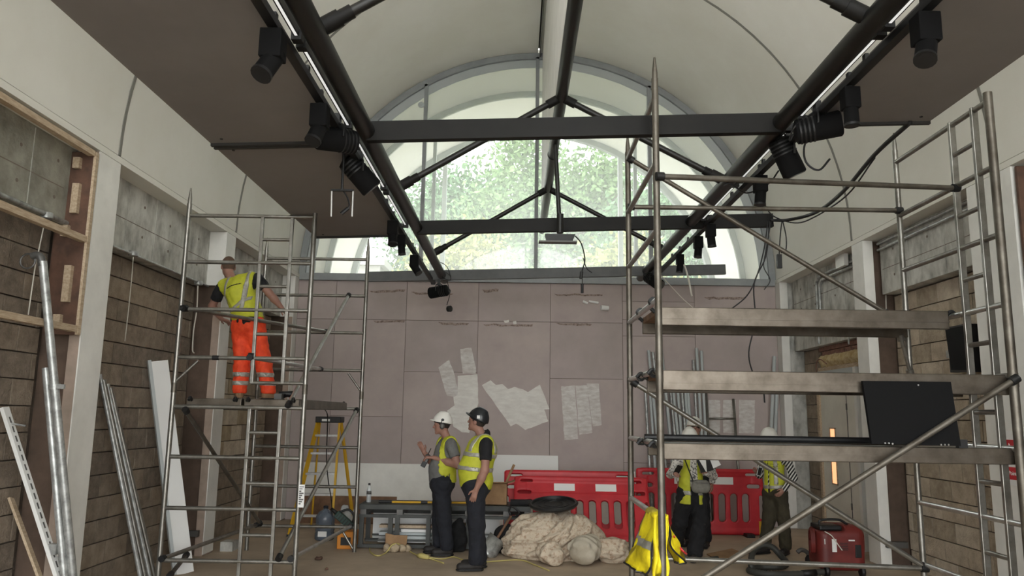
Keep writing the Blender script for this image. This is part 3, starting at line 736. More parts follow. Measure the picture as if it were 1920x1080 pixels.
# hanging bracket and loose cables at the trusses
hp = PY(641, 300, 6.0); hb2 = PY(641, 357, 6.0)
hbk = thing('hanging_bracket', 'black T bracket with two pale rods hanging under the left raft', 'bracket', hb2)
MB().tube([V(hb2.x, 6.0, TZ(hb2.x)-.04), hb2], .011, 8).build('drop_rod', 'black', hbk)
MB().box(PY(621, 355, 6.0) + V(0,-.012,0), PY(663, 359, 6.0) + V(0,.012,0)).build('cross_bar', 'black', hbk)
for a, b in (((622, 358), (621, 406)), ((662, 358), (660, 406))): MB().tube([PY(*a, 6.0), PY(*b, 6.0)], .006, 8).build('pale_rod', 'plastic_white', hbk)
MB().tube(spline([PY(644, 358, 6.0), PY(651, 370, 6.0), PY(655, 385, 6.0), PY(650, 393, 6.0)]), .007, 6).cyl(PY(653, 390, 6.0), PY(640, 401, 6.0), .016, n=8).build('plug_lead', 'cable_black', hbk)
def cable(label, pts, r=.007, n=6, material='cable_black', name='hanging_cable', group=None):
    return tag(MB().tube(spline(pts, n), r, 6).build(name, material, None, smooth=True), label, 'cable', group)
eb = lambda x, y: PY(x, y, 8.7)
cable('thick cable bundle swooping from the right raft to the second tie beam', [V(2.98, 5.62, 4.0), PY(1640, 290, 6.3), PY(1580, 360, 7.2), PY(1530, 398, 8.2), eb(1480, 412), eb(1445, 413)], .019)
cable('thinner looped cable beside the thick bundle at the tie beam end', [PY(1640, 296, 6.3), PY(1588, 366, 7.2), PY(1525, 408, 8.2), eb(1490, 418), eb(1450, 405), eb(1432, 380), PY(1420, 355, 7.9), PY(1405, 340, 7.5)], .008)
cable('cable dropping from the tie beam end past the middle deck', [eb(1440, 415), eb(1432, 470), eb(1418, 520), eb(1400, 555), eb(1368, 582)], .008)
cable('long cable hanging from the tie beam end to the paint strips', [eb(1443, 415), eb(1436, 480), eb(1414, 532), eb(1416, 600), eb(1404, 660), eb(1412, 700), eb(1430, 730), eb(1434, 755)], .008)
cable('short curled cable with a bare end below the tie beam', [eb(1446, 415), eb(1436, 470), eb(1432, 500), eb(1444, 525), eb(1433, 543)], .006)
cable('thin lead looping from the second can spotlight on the right', [V(xr, 5.5, zr_), PY(1508, 275, 5.6), PY(1512, 305, 5.6), PY(1535, 319, 5.6), PY(1556, 298, 5.6)], .008)
cable('dark lead arching between the right track lights behind the rail', [PY(1460, 320, 6.6), PY(1440, 345, 6.8), PY(1400, 362, 7.2), PY(1370, 345, 7.0), PY(1350, 352, 7.4)], .008)
cable('white flex hanging from the right tube before the arched window', [PY(1262, 480, 10.6), PY(1280, 492, 10.6), PY(1290, 520, 10.6), PY(1297, 555, 10.6)], .013, material='cord_white')
cable('thin pale wire trailing from the right tube end to the deck', [V(2.12, 11.5, 3.93), PY(1275, 555, 11.5), PY(1305, 582, 11.5)], .006, material='cord_white')
pb = thing('inline_plug_box', 'small black plug box hanging on a lead right of the tie beam', 'plug', eb(1461, 490))
MB().box(eb(1456, 477) + V(0,-.02,0), eb(1466, 503) + V(0,.02,0)).build('box', 'black', pb)
MB().tube(spline([eb(1461, 477), eb(1463, 440), eb(1466, 416)]), .007, 6).tube(spline([eb(1468, 416), eb(1474, 445), eb(1473, 470), eb(1464, 474)]), .007, 6).build('lead', 'cable_black', pb)
lp = thing('end_plug', 'small dangling plug below the far end of the left tube', 'plug', PY(843, 579, 12.0))
MB().tube(spline([PY(838, 525, 12.0), PY(843, 550, 12.0), PY(838, 572, 12.0)]), .006, 6).build('lead', 'cable_black', lp)
MB().lathe([(.02, -.03), (.048, -.03), (.05, .02), (.03, .03)], PY(843, 579, 12.0), 14, axis=(.8,-.6,0)).build('plug_body', 'black', lp, smooth=True, angle=40)
cable('tangle of thin leads wrapped round the left tube end', [PY(822, 490, 11.8), PY(838, 500, 11.8), PY(845, 525, 11.8), PY(828, 518, 11.7), PY(815, 495, 11.7), PY(838, 512, 11.8), PY(846, 518, 11.8)], .006)

# ------------------------------------------------------------------ side wall services and timber
def conduit(label, pts, r=.013, mt='galv', parts=(), smooth=3):
    b = MB().tube(pts, r, 10).build('conduit', mt, None, smooth=True, angle=40); tag(b, label, 'conduit')
    for p in parts:
        MB().lathe([(.045, -.025), (.05, -.02), (.05, .02), (.045, .028)], p, 14).build('junction_box', 'galv', b, smooth=True, angle=40)
    return b
xcl = XL - .22 + .035
conduit('steel conduit along the concrete beam behind the left tower', [V(xcl, 7.06, 3.33), V(xcl, 9.78, 3.33)], parts=[PX(250, 476, xcl), PX(372, 531, xcl)])
conduit('steel conduit inside the timber framed recess at far left', [V(xcl, 4.3, 3.36), V(xcl, 6.6, 3.36)], .02, parts=[PX(88, 405, xcl)])
def cord(label, pts, mt='cord_white', r=.005): return tag(MB().tube(spline(pts, 6), r, 6).build('pull_cord', mt, None, smooth=True), label, 'cord')
cord('thin white cord hanging on the blocks right of the white pilaster', [PX(250, 482, xcl), PX(247, 520, xcl-.05), PX(241, 580, xcl-.1), PX(234, 640, xcl-.12)])
cord('thin white cord with a curled foot behind the left tower', [PX(371, 536, xcl), PX(369, 580, xcl-.05), PX(363, 620, xcl-.1), PX(361, 655, xcl-.1), PX(364, 662, xcl-.1)], r=.008)
cord('thin white cord hanging inside the timber framed recess', [PX(82, 425, xcl+.02), PX(72, 472, xcl+.02), PX(66, 500, xcl+.02), PX(53, 590, xcl+.02)])
XW = XL - .03
tf = thing('recess_timberwork', 'rough timber framing around the open recess at far left', 'frame', (XW, 5.4, 2.3))
T = lambda p, q, w, h, nm='batten', mt='timber': MB().bar(p, q, w, h).build(nm, mt, tf)
T(V(XW, 4.3, 4.0), V(XW, 6.6, 4.0), .06, .05, 'head_batten')
T(V(XW, 4.3, 3.22), V(XW, 6.62, 3.22), .06, .055)
T(V(XW, 4.3, 2.43), V(XW, 6.62, 2.43), .06, .055)
MB().bar(V(XW, 5.28, 2.4), V(XW, 5.28, 4.0), .05, .06, up=(1,0,0)).build('stud', 'timber', tf)
MB().box((XL-.30, 6.62, 2.38), (XL-.015, 6.64, 4.02)).build('reveal_board', 'ply_brown', tf)
MB().box((XL-.02, 6.615, 2.38), (XL+.004, 6.66, 4.02)).build('edge_strip', 'timber', tf)
for z0, z1, x in ((3.45, 3.72, -.10), (2.66, 2.98, -.09), (3.86, 3.96, -.12), (2.45, 2.55, -.14), (3.24, 3.34, -.16)):
    MB().box((XL+x-.06, 6.575, z0), (XL+x, 6.622, z1)).build('packer', 'timber', tf)

# right wall services
xcr = XR + .22 - .035
conduit('upper steel conduit of the pair on the right concrete beam', [V(xcr, 9.77, 4.0), V(xcr, 7.6, 4.0)], .019)
cb = conduit('lower steel conduit of the pair on the right concrete beam', [V(xcr, 9.77, 3.92), V(xcr, 7.56, 3.92)], .019, parts=[V(xcr, 7.62, 3.92)])
conduit('vertical conduit dropping beside the ladder of the right tower', [V(xcr, 7.62, 3.86), V(xcr, 7.62, 3.38)], .018)
conduit('outer bent conduit above the door on the right wall', spline([V(xcr, 10.4, 3.93), V(xcr, 11.6, 3.93), V(xcr, 11.8, 3.88), V(xcr, 11.86, 3.75), V(xcr, 11.86, 2.9)], 5), .02)
conduit('inner bent conduit above the door on the right wall', spline([V(xcr, 10.4, 3.86), V(xcr, 11.5, 3.86), V(xcr, 11.68, 3.81), V(xcr, 11.74, 3.68), V(xcr, 11.74, 3.0)], 5), .02)
conduit('short bent conduit low above the door on the right wall', spline([V(xcr, 10.4, 3.22), V(xcr, 10.7, 3.22), V(xcr, 10.78, 3.18), V(xcr, 10.8, 3.08), V(xcr, 10.8, 2.8)], 5), .013)
jb = MB().box(PX(1573, 468, XR+.16), PX(1583, 497, XR+.10)).build('switch_box', 'plastic_white'); tag(jb, 'small white box on the pilaster end of the right conduits', 'junction box')
cord('white cord and holder hanging under the right concrete beam', [PX(1661, 553, XR+.3), PX(1662, 600, XR+.3), PX(1665, 640, XR+.33), PX(1670, 692, XR+.33)], r=.008)
cable('thin dark cable running down the right blockwork behind the ladder', [V(XR+.33, 7.62, 3.3), V(XR+.345, 7.61, 2.5), V(XR+.345, 7.60, 1.2)], .006)
cable('red and black leads looping beside the door head', [V(XR+.3, 11.9, 2.6), V(XR+.26, 12.05, 2.68), V(XR+.24, 12.15, 2.62), V(XR+.26, 12.2, 2.45), V(XR+.3, 12.2, 2.2)], .008, material='red_brick')
# door, its head, bricks and foam above it
dx = XR + .33
dr = struct(MB().box((dx, 11.0, 0), (dx+.05, 12.28, 2.42)).build('door_1', mat('door_grey', S(226, 223, 212), .6, col2=S(212, 209, 198), scale=2)), 'grey door with a slim lit vision panel')
MB().box((dx-.03, 12.28, 0), (dx+.06, 12.36, 2.5)).build('door_frame', 'timber', dr)
MB().box((dx-.03, 10.92, 0), (dx+.06, 11.0, 2.5)).build('door_frame', 'white_paint', dr)
MB().box((dx-.03, 11.0, 2.42), (dx+.06, 12.28, 2.5)).build('door_frame', 'frame_light', dr)
MB().box((dx-.008, 11.32, 0), (dx+.0, 11.328, 2.42)).build('leaf_gap', 'steel_dark', dr)
emis('corridor_glow', (1.0, .42, .20), .16)
MB().box((dx-.006, 11.78, .82), (dx+.004, 11.95, 1.62)).build('vision_pane', 'corridor_glow', dr)
for a, b in (((dx-.014, 11.76, .80), (dx, 11.78, 1.64)), ((dx-.014, 11.95, .80), (dx, 11.97, 1.64)), ((dx-.014, 11.76, 1.62), (dx, 11.97, 1.64)), ((dx-.014, 11.76, .80), (dx, 11.97, .82))):
    MB().box(a, b).build('pane_bead', 'timber', dr)
for z in (.5, 1.2, 1.9): MB().box((dx-.012, 11.31, z), (dx, 11.34, z+.09)).build('hinge', 'steel_dark', dr)
MB().box((dx-.01, 10.4, 2.5), (dx+.1, 12.3, 2.56)).build('lintel_batten', 'timber', wall_right)
rb = random.Random(4)
for c_ in range(2):
    y = 10.4 + (.11 if c_ else 0)
    while y < 12.1:
        MB().box((dx-.01+rb.uniform(-.006,.006), y, 2.735 + c_*.075), (dx+.08, y+.205, 2.80 + c_*.075)).build('brick', 'red_brick', wall_right)
        y += .218
mat('foam', S(206, 190, 150), .95, col2=S(176, 150, 104), scale=14, detail=6, bump=.6, bscale=25)
fm = MB(); P = []
for i in range(30):
    y = 10.4 + 1.75*i/29; row = []
    for k in range(9):
        t = k/8; z = 2.56 + .18*t
        row.append(V(dx - .01 - .045*math.sin(math.pi*t)*(1+noise.noise(V(y*6, z*9, 1))*1.2), y, z + .02*noise.noise(V(y*9, k, 3))))
    P.append(row)
fo = fm.grid(P).build('expanding_foam', 'foam', wall_right, smooth=True)
for y in (10.5, 12.2): pass
sp = thing('wall_speaker', 'black wall mounted loudspeaker box behind the right tower', 'speaker', V(XR+.33, 7.95, 2.2))
MB().prism([V(XR+.02, 7.68, 2.72), V(XR+.10, 8.20, 2.74), V(XR+.13, 8.20, 2.27), V(XR+.06, 7.68, 2.24)], (.16, .0, 0)).build('cabinet', 'black', sp, recalc=True)
MB().prism([V(XR+.005, 7.70, 2.70), V(XR+.085, 8.18, 2.72), V(XR+.115, 8.18, 2.29), V(XR+.045, 7.70, 2.26)], (.018, 0, 0)).build('front_grille', 'black_matte', sp, recalc=True)
MB().box((XR+.2, 8.24, 2.3), (XR+.36, 8.30, 2.62)).box((XR+.12, 8.2, 2.42), (XR+.3, 8.26, 2.5)).build('bracket', 'galv', sp)
ob = MB().box((XR+.26, 8.36, 2.28), (XR+.35, 8.46, 2.42)).build('socket_box', 'black'); tag(ob, 'small black socket on the wall left of the loudspeaker', 'socket')
# fire point sign on the near right pilaster
sgn = thing('fire_point_sign', 'red and white Fire Point sign at the right edge of the picture', 'sign', V(XR-.01, 7.15, 1.2))
xs_ = XR - .006
MB().box((xs_, 6.990, 1.20), (xs_+.005, 7.310, 1.68)).build('board', 'plastic_white', sgn)
MB().box((xs_-.003, 7.015, 1.25), (xs_, 7.285, 1.36)).build('text_band', 'red_plastic', sgn)
MB().box((xs_-.003, 7.015, 1.40), (xs_, 7.285, 1.60)).build('symbol_field', 'red_plastic', sgn)
MB().box((xs_-.006, 7.200, 1.43), (xs_-.002, 7.250, 1.56)).box((xs_-.006, 7.180, 1.56), (xs_-.002, 7.240, 1.575)).build('extinguisher_symbol', 'plastic_white', sgn)
MB().prism([V(xs_-.006, 7.090, 1.43), V(xs_-.006, 7.160, 1.44), V(xs_-.006, 7.150, 1.50), V(xs_-.006, 7.120, 1.57), V(xs_-.006, 7.080, 1.49)], (.004, 0, 0)).build('flame_symbol', 'plastic_white', sgn)
def text(body, size, loc, rot, mt, parent, name='lettering', align='CENTER'):
    cu = bpy.data.curves.new(name, 'FONT'); cu.body = body; cu.size = size; cu.align_x = align; cu.align_y = 'CENTER'; cu.extrude = .0008
    cu.materials.append(MATS[mt]); o = bpy.data.objects.new(name, cu); COL.objects.link(o)
    bpy.context.view_layer.update(); me = bpy.data.meshes.new_from_object(o.evaluated_get(bpy.context.evaluated_depsgraph_get())); bpy.data.objects.remove(o)
    o = bpy.data.objects.new(name, me); COL.objects.link(o)
    o.parent = parent; o.location = Vector(loc) - WPOS[parent]; o.rotation_euler = rot; return o
text('Fire Point', .052, V(xs_-.005, 7.15, 1.305), (math.pi/2, 0, -math.pi/2), 'plastic_white', sgn)

# ------------------------------------------------------------------ paint and filler on the back wall
def swatch(poly, mt, y=YB-.004, th=.004, name='paint_patch', wob=.012, seed=0):
    pts = [PY(px, py, y) for px, py in poly]; out = []
    for i, p in enumerate(pts):
        q = pts[(i+1) % len(pts)]; n = max(2, int((q-p).length/.05))
        for k in range(n):
            r = p.lerp(q, k/n); r += V(noise.noise(r*9 + V(seed,0,0))*wob, 0, noise.noise(r*9 + V(0,seed,5))*wob); r.y = y; out.append(r)
    MB().prism(out, (0, th, 0)).build(name, mt, wall_back, recalc=True)
swatch([(822,690),(842,674),(852,700),(862,745),(838,742)], 'paint_swatch_thin', seed=1)
swatch([(862,655),(884,652),(892,690),(892,700),(868,700)], 'paint_swatch_thin', seed=2, y=YB-.005)
swatch([(858,705),(895,702),(897,755),(880,812),(866,810),(850,800),(838,770),(852,760),(850,745),(858,740)], 'paint_swatch', seed=3, y=YB-.006)
swatch([(903,722),(920,713),(930,722),(942,720),(952,730),(965,725),(980,730),(990,735),(1012,722),(1022,745),(1030,768),(1020,768),(1028,790),(985,806),(968,794),(958,800)], 'paint_swatch', seed=4)
swatch([(1052,724),(1078,723),(1084,823),(1058,825)], 'paint_swatch_thin', seed=5)
swatch([(1079,723),(1101,722),(1111,812),(1086,815)], 'paint_swatch_thin', seed=6, y=YB-.005)
swatch([(1100,719),(1123,719),(1128,797),(1112,799)], 'paint_swatch_thin', seed=7, y=YB-.006)
for k, (a, b) in enumerate(((1328,1350), (1356,1380), (1386,1415))): swatch([(a,750),(b,750),(b,812),(a,812)], 'paint_swatch_thin', seed=8+k)
mat('stain', S(140, 124, 106), .95); mat('stain_dark', S(158, 142, 134), .95, col2=S(112, 98, 90), scale=30, detail=8, contrast=(.45, .6))
for a in ([(690,545),(760,543),(758,547),(700,549)], [(905,543),(935,542),(933,547),(908,548)], [(770,548),(850,549),(848,552),(780,552)], [(1040,551),(1130,552),(1130,555),(1045,554)], [(1320,558),(1400,557),(1398,561),(1330,562)],
          [(700,601),(760,600),(758,604),(705,605)], [(820,604),(880,606),(876,610),(830,608)], [(905,608),(1000,608),(998,612),(910,611)], [(1040,606),(1110,607),(1108,611),(1050,610)]):
    swatch(a, 'stain_dark', y=YB-.003, th=.003, name='dirt_mark', wob=.02, seed=a[0][0])
for a in ([(944,601),(954,600),(955,604),(946,605)], [(962,603),(968,602),(969,608),(963,608)]):
    swatch(a, 'paint_swatch', y=YB-.006, name='filler_dab', seed=a[0][0])
# pipe stubs fixed to the wall
ps = thing('pipe_stub', 'white pipe stub with two short offcuts high on the back wall', 'pipe', PY(1132, 577, YB))
MB().cyl(PY(1127, 577, YB-.09), PY(1140, 578, YB-.05), .045).build('collar', 'plastic_white', ps, smooth=True, angle=40)
MB().cyl(PY(1104, 565, YB-.02), PY(1122, 568, YB-.02), .02).cyl(PY(1093, 565, YB-.02), PY(1102, 569, YB-.02), .022).build('offcut', 'plastic_white', ps, smooth=True, angle=40)
# ------------------------------------------------------------------ people: smooth-union surfaces
class Field:
    def __init__(s, lo, hi, res):
        s.lo = np.array(lo, float); s.res = res
        s.n = np.ceil((np.array(hi) - s.lo)/res).astype(int) + 1
        s.ax = [(s.lo[i] + res*np.arange(s.n[i])).astype(np.float32) for i in range(3)]
        s.D = np.full(s.n, 1.0, np.float32)
    def reg(s, lo, hi, pad):
        sl = []
        for i in range(3):
            a = int(np.clip(np.floor((lo[i]-pad-s.lo[i])/s.res), 0, s.n[i])); b = int(np.clip(np.ceil((hi[i]+pad-s.lo[i])/s.res)+1, 0, s.n[i]))
            sl.append(slice(a, b))
        X = s.ax[0][sl[0]][:, None, None]; Y = s.ax[1][sl[1]][None, :, None]; Z = s.ax[2][sl[2]][None, None, :]
        return tuple(sl), X, Y, Z
    def join(s, sl, d, k):
        a = s.D[sl]
        if k > 0:
            h = np.maximum(k - np.abs(a - d), 0)/k
            s.D[sl] = np.minimum(a, d) - h*h*k*.25
        else: s.D[sl] = np.minimum(a, d)
    def cap(s, p, q, r1, r2=None, k=.03, flat=None, cut=False):
        r2 = r1 if r2 is None else r2; p = np.array(p, float); q = np.array(q, float)
        R = max(r1, r2); sl, X, Y, Z = s.reg(np.minimum(p, q)-R, np.maximum(p, q)+R, k + 3*s.res)
        d = q - p; L = max(d.dot(d), 1e-9)
        dx, dy, dz = X - p[0], Y - p[1], Z - p[2]
        t = np.clip((dx*d[0] + dy*d[1] + dz*d[2])/L, 0, 1)
        ex, ey, ez = dx - t*d[0], dy - t*d[1], dz - t*d[2]
        if flat is not None:
            nv, f = np.array(flat[0], float), flat[1]; nv /= np.linalg.norm(nv)
            c = (ex*nv[0] + ey*nv[1] + ez*nv[2])*(f - 1)
            ex, ey, ez = ex + c*nv[0], ey + c*nv[1], ez + c*nv[2]
        v = (np.sqrt(ex*ex + ey*ey + ez*ez) - (r1 + (r2 - r1)*t)).astype(np.float32)
        if cut: s.D[sl] = np.maximum(s.D[sl], -v)
        else: s.join(sl, v, k)
        return s
    def ell(s, c, r, k=.03, R=None, cut=False):
        c = np.array(c, float); m = max(r); sl, X, Y, Z = s.reg(c - m, c + m, k + 3*s.res)
        dx, dy, dz = X - c[0], Y - c[1], Z - c[2]
        if R is not None:
            R = np.array(R); dx, dy, dz = (dx*R[0][i] + dy*R[1][i] + dz*R[2][i] for i in range(3))
        u, v, w = dx/r[0], dy/r[1], dz/r[2]
        k0 = np.sqrt(u*u + v*v + w*w); k1 = np.sqrt((u/r[0])**2 + (v/r[1])**2 + (w/r[2])**2) + 1e-6
        d = (k0*(k0 - 1)/k1).astype(np.float32)
        d = np.where(k0 < 1e-3, np.float32(-min(r)), d)
        if cut: s.D[sl] = np.maximum(s.D[sl], -d)
        else: s.join(sl, d, k)
        return s
    def plane(s, p, nv):               # keeps the side the normal points away from
        nv = np.array(nv, float); nv /= np.linalg.norm(nv)
        X, Y, Z = s.ax[0][:, None, None], s.ax[1][None, :, None], s.ax[2][None, None, :]
        s.D = np.maximum(s.D, ((X-p[0])*nv[0] + (Y-p[1])*nv[1] + (Z-p[2])*nv[2]).astype(np.float32)); return s
    def fold(s, amp, freq, seed=0.0):  # cloth wrinkles
        X, Y, Z = s.ax[0][:, None, None], s.ax[1][None, :, None], s.ax[2][None, None, :]
        w = np.sin(X*freq*1.3 + seed + 2.1*np.sin(Z*freq*.55 + seed)) * np.sin(Z*freq + 1.7*np.sin(Y*freq*.7 + seed*2) + 1.3*np.sin(X*freq*.8))
        s.D = s.D + (amp*w).astype(np.float32); return s
    def sub(s, lo, hi):
        f = Field.__new__(Field); f.lo, f.res, f.n, f.ax = s.lo, s.res, s.n, s.ax; return f
    def mesh(s, m):
        D = np.pad(s.D, 1, constant_values=1.0); I = D < 0
        c = [I[a:D.shape[0]-1+a, b:D.shape[1]-1+b, e:D.shape[2]-1+e] for a in (0,1) for b in (0,1) for e in (0,1)]
        alls = c[0].copy(); anys = c[0].copy()
        for q in c[1:]: alls &= q; anys |= q
        act = np.argwhere(anys & ~alls)
        if len(act) == 0: return m
        idx = np.full(np.array(D.shape)-1, -1, np.int64); idx[act[:,0], act[:,1], act[:,2]] = np.arange(len(act))
        acc = np.zeros((len(act), 3)); cnt = np.zeros(len(act))
        offs = [(a, b, e) for a in (0,1) for b in (0,1) for e in (0,1)]
        for o in offs:
            for ax in range(3):
                if o[ax]: continue
                o2 = list(o); o2[ax] = 1
                v1 = D[act[:,0]+o[0], act[:,1]+o[1], act[:,2]+o[2]]; v2 = D[act[:,0]+o2[0], act[:,1]+o2[1], act[:,2]+o2[2]]
                x = (v1 < 0) != (v2 < 0); t = np.where(x, v1/(v1 - v2 + 1e-12), 0)
                P = np.tile(np.array(o, float), (len(act), 1)); P[:, ax] = t
                acc += P*x[:, None]; cnt += x
        vs = (act + acc/cnt[:, None] - 1)*s.res + s.lo
        base = len(m.v); m.v += [tuple(p) for p in vs]
        for ax in range(3):
            sl1 = [slice(None)]*3; sl2 = [slice(None)]*3; sl1[ax] = slice(0, -1); sl2[ax] = slice(1, None)
            A, B = I[tuple(sl1)], I[tuple(sl2)]
            e = np.argwhere(A != B); u, w = (ax+1) % 3, (ax+2) % 3
            e = e[(e[:, u] > 0) & (e[:, w] > 0) & (e[:, u] < D.shape[u]-1) & (e[:, w] < D.shape[w]-1)]
            flip = A[e[:,0], e[:,1], e[:,2]]
            q = []
            for du, dw in ((-1,-1), (0,-1), (0,0), (-1,0)):
                t = e.copy(); t[:, u] += du; t[:, w] += dw; q.append(idx[t[:,0], t[:,1], t[:,2]])
            q = np.stack(q, 1); q[~flip] = q[~flip][:, ::-1]
            m.f += [tuple(r) for r in (q + base).tolist()]
        return m
    def obj(s, name, mt, parent): return s.mesh(MB()).build(name, mt, parent, smooth=True)

mat('skin', S(160, 120, 104), .6, col2=S(146, 106, 92), scale=12)
mat('skin_hair', S(58, 46, 38), .9)
mat('tee_grey', S(112, 112, 110), .9, col2=S(98, 98, 96), scale=9, bump=.3, bscale=25)
mat('tee_black', S(28, 28, 31), .9, col2=S(20, 20, 23), scale=9, bump=.3, bscale=25)
mat('navy', S(30, 32, 40), .9, col2=S(22, 24, 31), scale=8, bump=.3, bscale=25)
mat('olive', S(66, 60, 44), .9, col2=S(52, 47, 35), scale=8, bump=.3, bscale=25)
mat('boot_dark', S(42, 38, 36), .7, col2=S(32, 29, 28), scale=14)
mat('boot_tan', S(150, 118, 88), .8, col2=S(120, 92, 68), scale=14)
mat('helmet_white', S(228, 226, 220), .35); mat('helmet_black', S(30, 32, 36), .3)
mat('hair_dark', S(50, 40, 34), .9); mat('hair_brown', S(92, 72, 58), .9)
mat('bag_grey', S(128, 126, 118), .8, col2=S(112, 110, 102), scale=18)
mat('blouse', S(206, 202, 196), .9, col2=S(92, 90, 90), scale=38, detail=2, contrast=(.5, .6))
m_ = bpy.data.materials.new('striped_shirt'); m_.use_nodes = True; MATS['striped_shirt'] = m_
_n = m_.node_tree.nodes; _l = m_.node_tree.links; _w = _n.new('ShaderNodeTexWave'); _tc = _n.new('ShaderNodeTexCoord'); _r = _n.new('ShaderNodeValToRGB')
_w.bands_direction = 'DIAGONAL'; _w.inputs['Scale'].default_value = 11; _w.inputs['Distortion'].default_value = .6; _l.new(_tc.outputs['Object'], _w.inputs['Vector']); _l.new(_w.outputs['Fac'], _r.inputs['Fac'])
_r.color_ramp.elements[0].position = .55; _r.color_ramp.elements[0].color = (*S(34, 34, 36), 1); _r.color_ramp.elements[1].position = .62; _r.color_ramp.elements[1].color = (*S(206, 204, 198), 1)
_l.new(_r.outputs['Color'], _n['Principled BSDF'].inputs['Base Color']); _n['Principled BSDF'].inputs['Roughness'].default_value = .9

def A(*v): return np.array(v, float)
def unit(v): v = np.array(v, float); return v/np.linalg.norm(v)
def hand(F, wrist, d, palm, thumb_side, curl=.5, size=1.0, spread=1.0):
    """palm along d, palm normal `palm`, four unequal bent fingers and a thumb leaving the side near the base"""
    d = unit(d); n = unit(np.array(palm) - d*np.dot(palm, d)); s = np.cross(n, d)*thumb_side
    w = np.array(wrist, float); c = w + d*.045*size
    F.cap(w + d*.012, w + d*.075*size, .030*size, .036*size, k=.012, flat=(n, 1.9))
    for i, (o, L) in enumerate(((.027, .072), (.009, .081), (-.009, .075), (-.026, .058))):
        b = w + d*.078*size + s*o*size
        dd = unit(d + s*o*3*spread)
        L = L*size; k1 = curl*.9; j1 = b + unit(dd*math.cos(k1*.5) + n*math.sin(k1*.5))*L*.45
        j2 = j1 + unit(dd*math.cos(k1*1.3) + n*math.sin(k1*1.3))*L*.33; j3 = j2 + unit(dd*math.cos(k1*2) + n*math.sin(k1*2))*L*.24
        r = .0092*size
        F.cap(b - dd*.012, j1, r*1.05, r, k=.004).cap(j1, j2, r, r*.92, k=.003).cap(j2, j3, r*.92, r*.8, k=.003)
    tb = w + d*.022*size + s*.026*size; t1 = tb + unit(d*.75 + s*.75 + n*.25*curl)*.042*size; t2 = t1 + unit(d*1.0 + s*.25 + n*.5*curl)*.034*size
    F.cap(tb, t1, .0135*size, .011*size, k=.008).cap(t1, t2, .0105*size, .0088*size, k=.003)

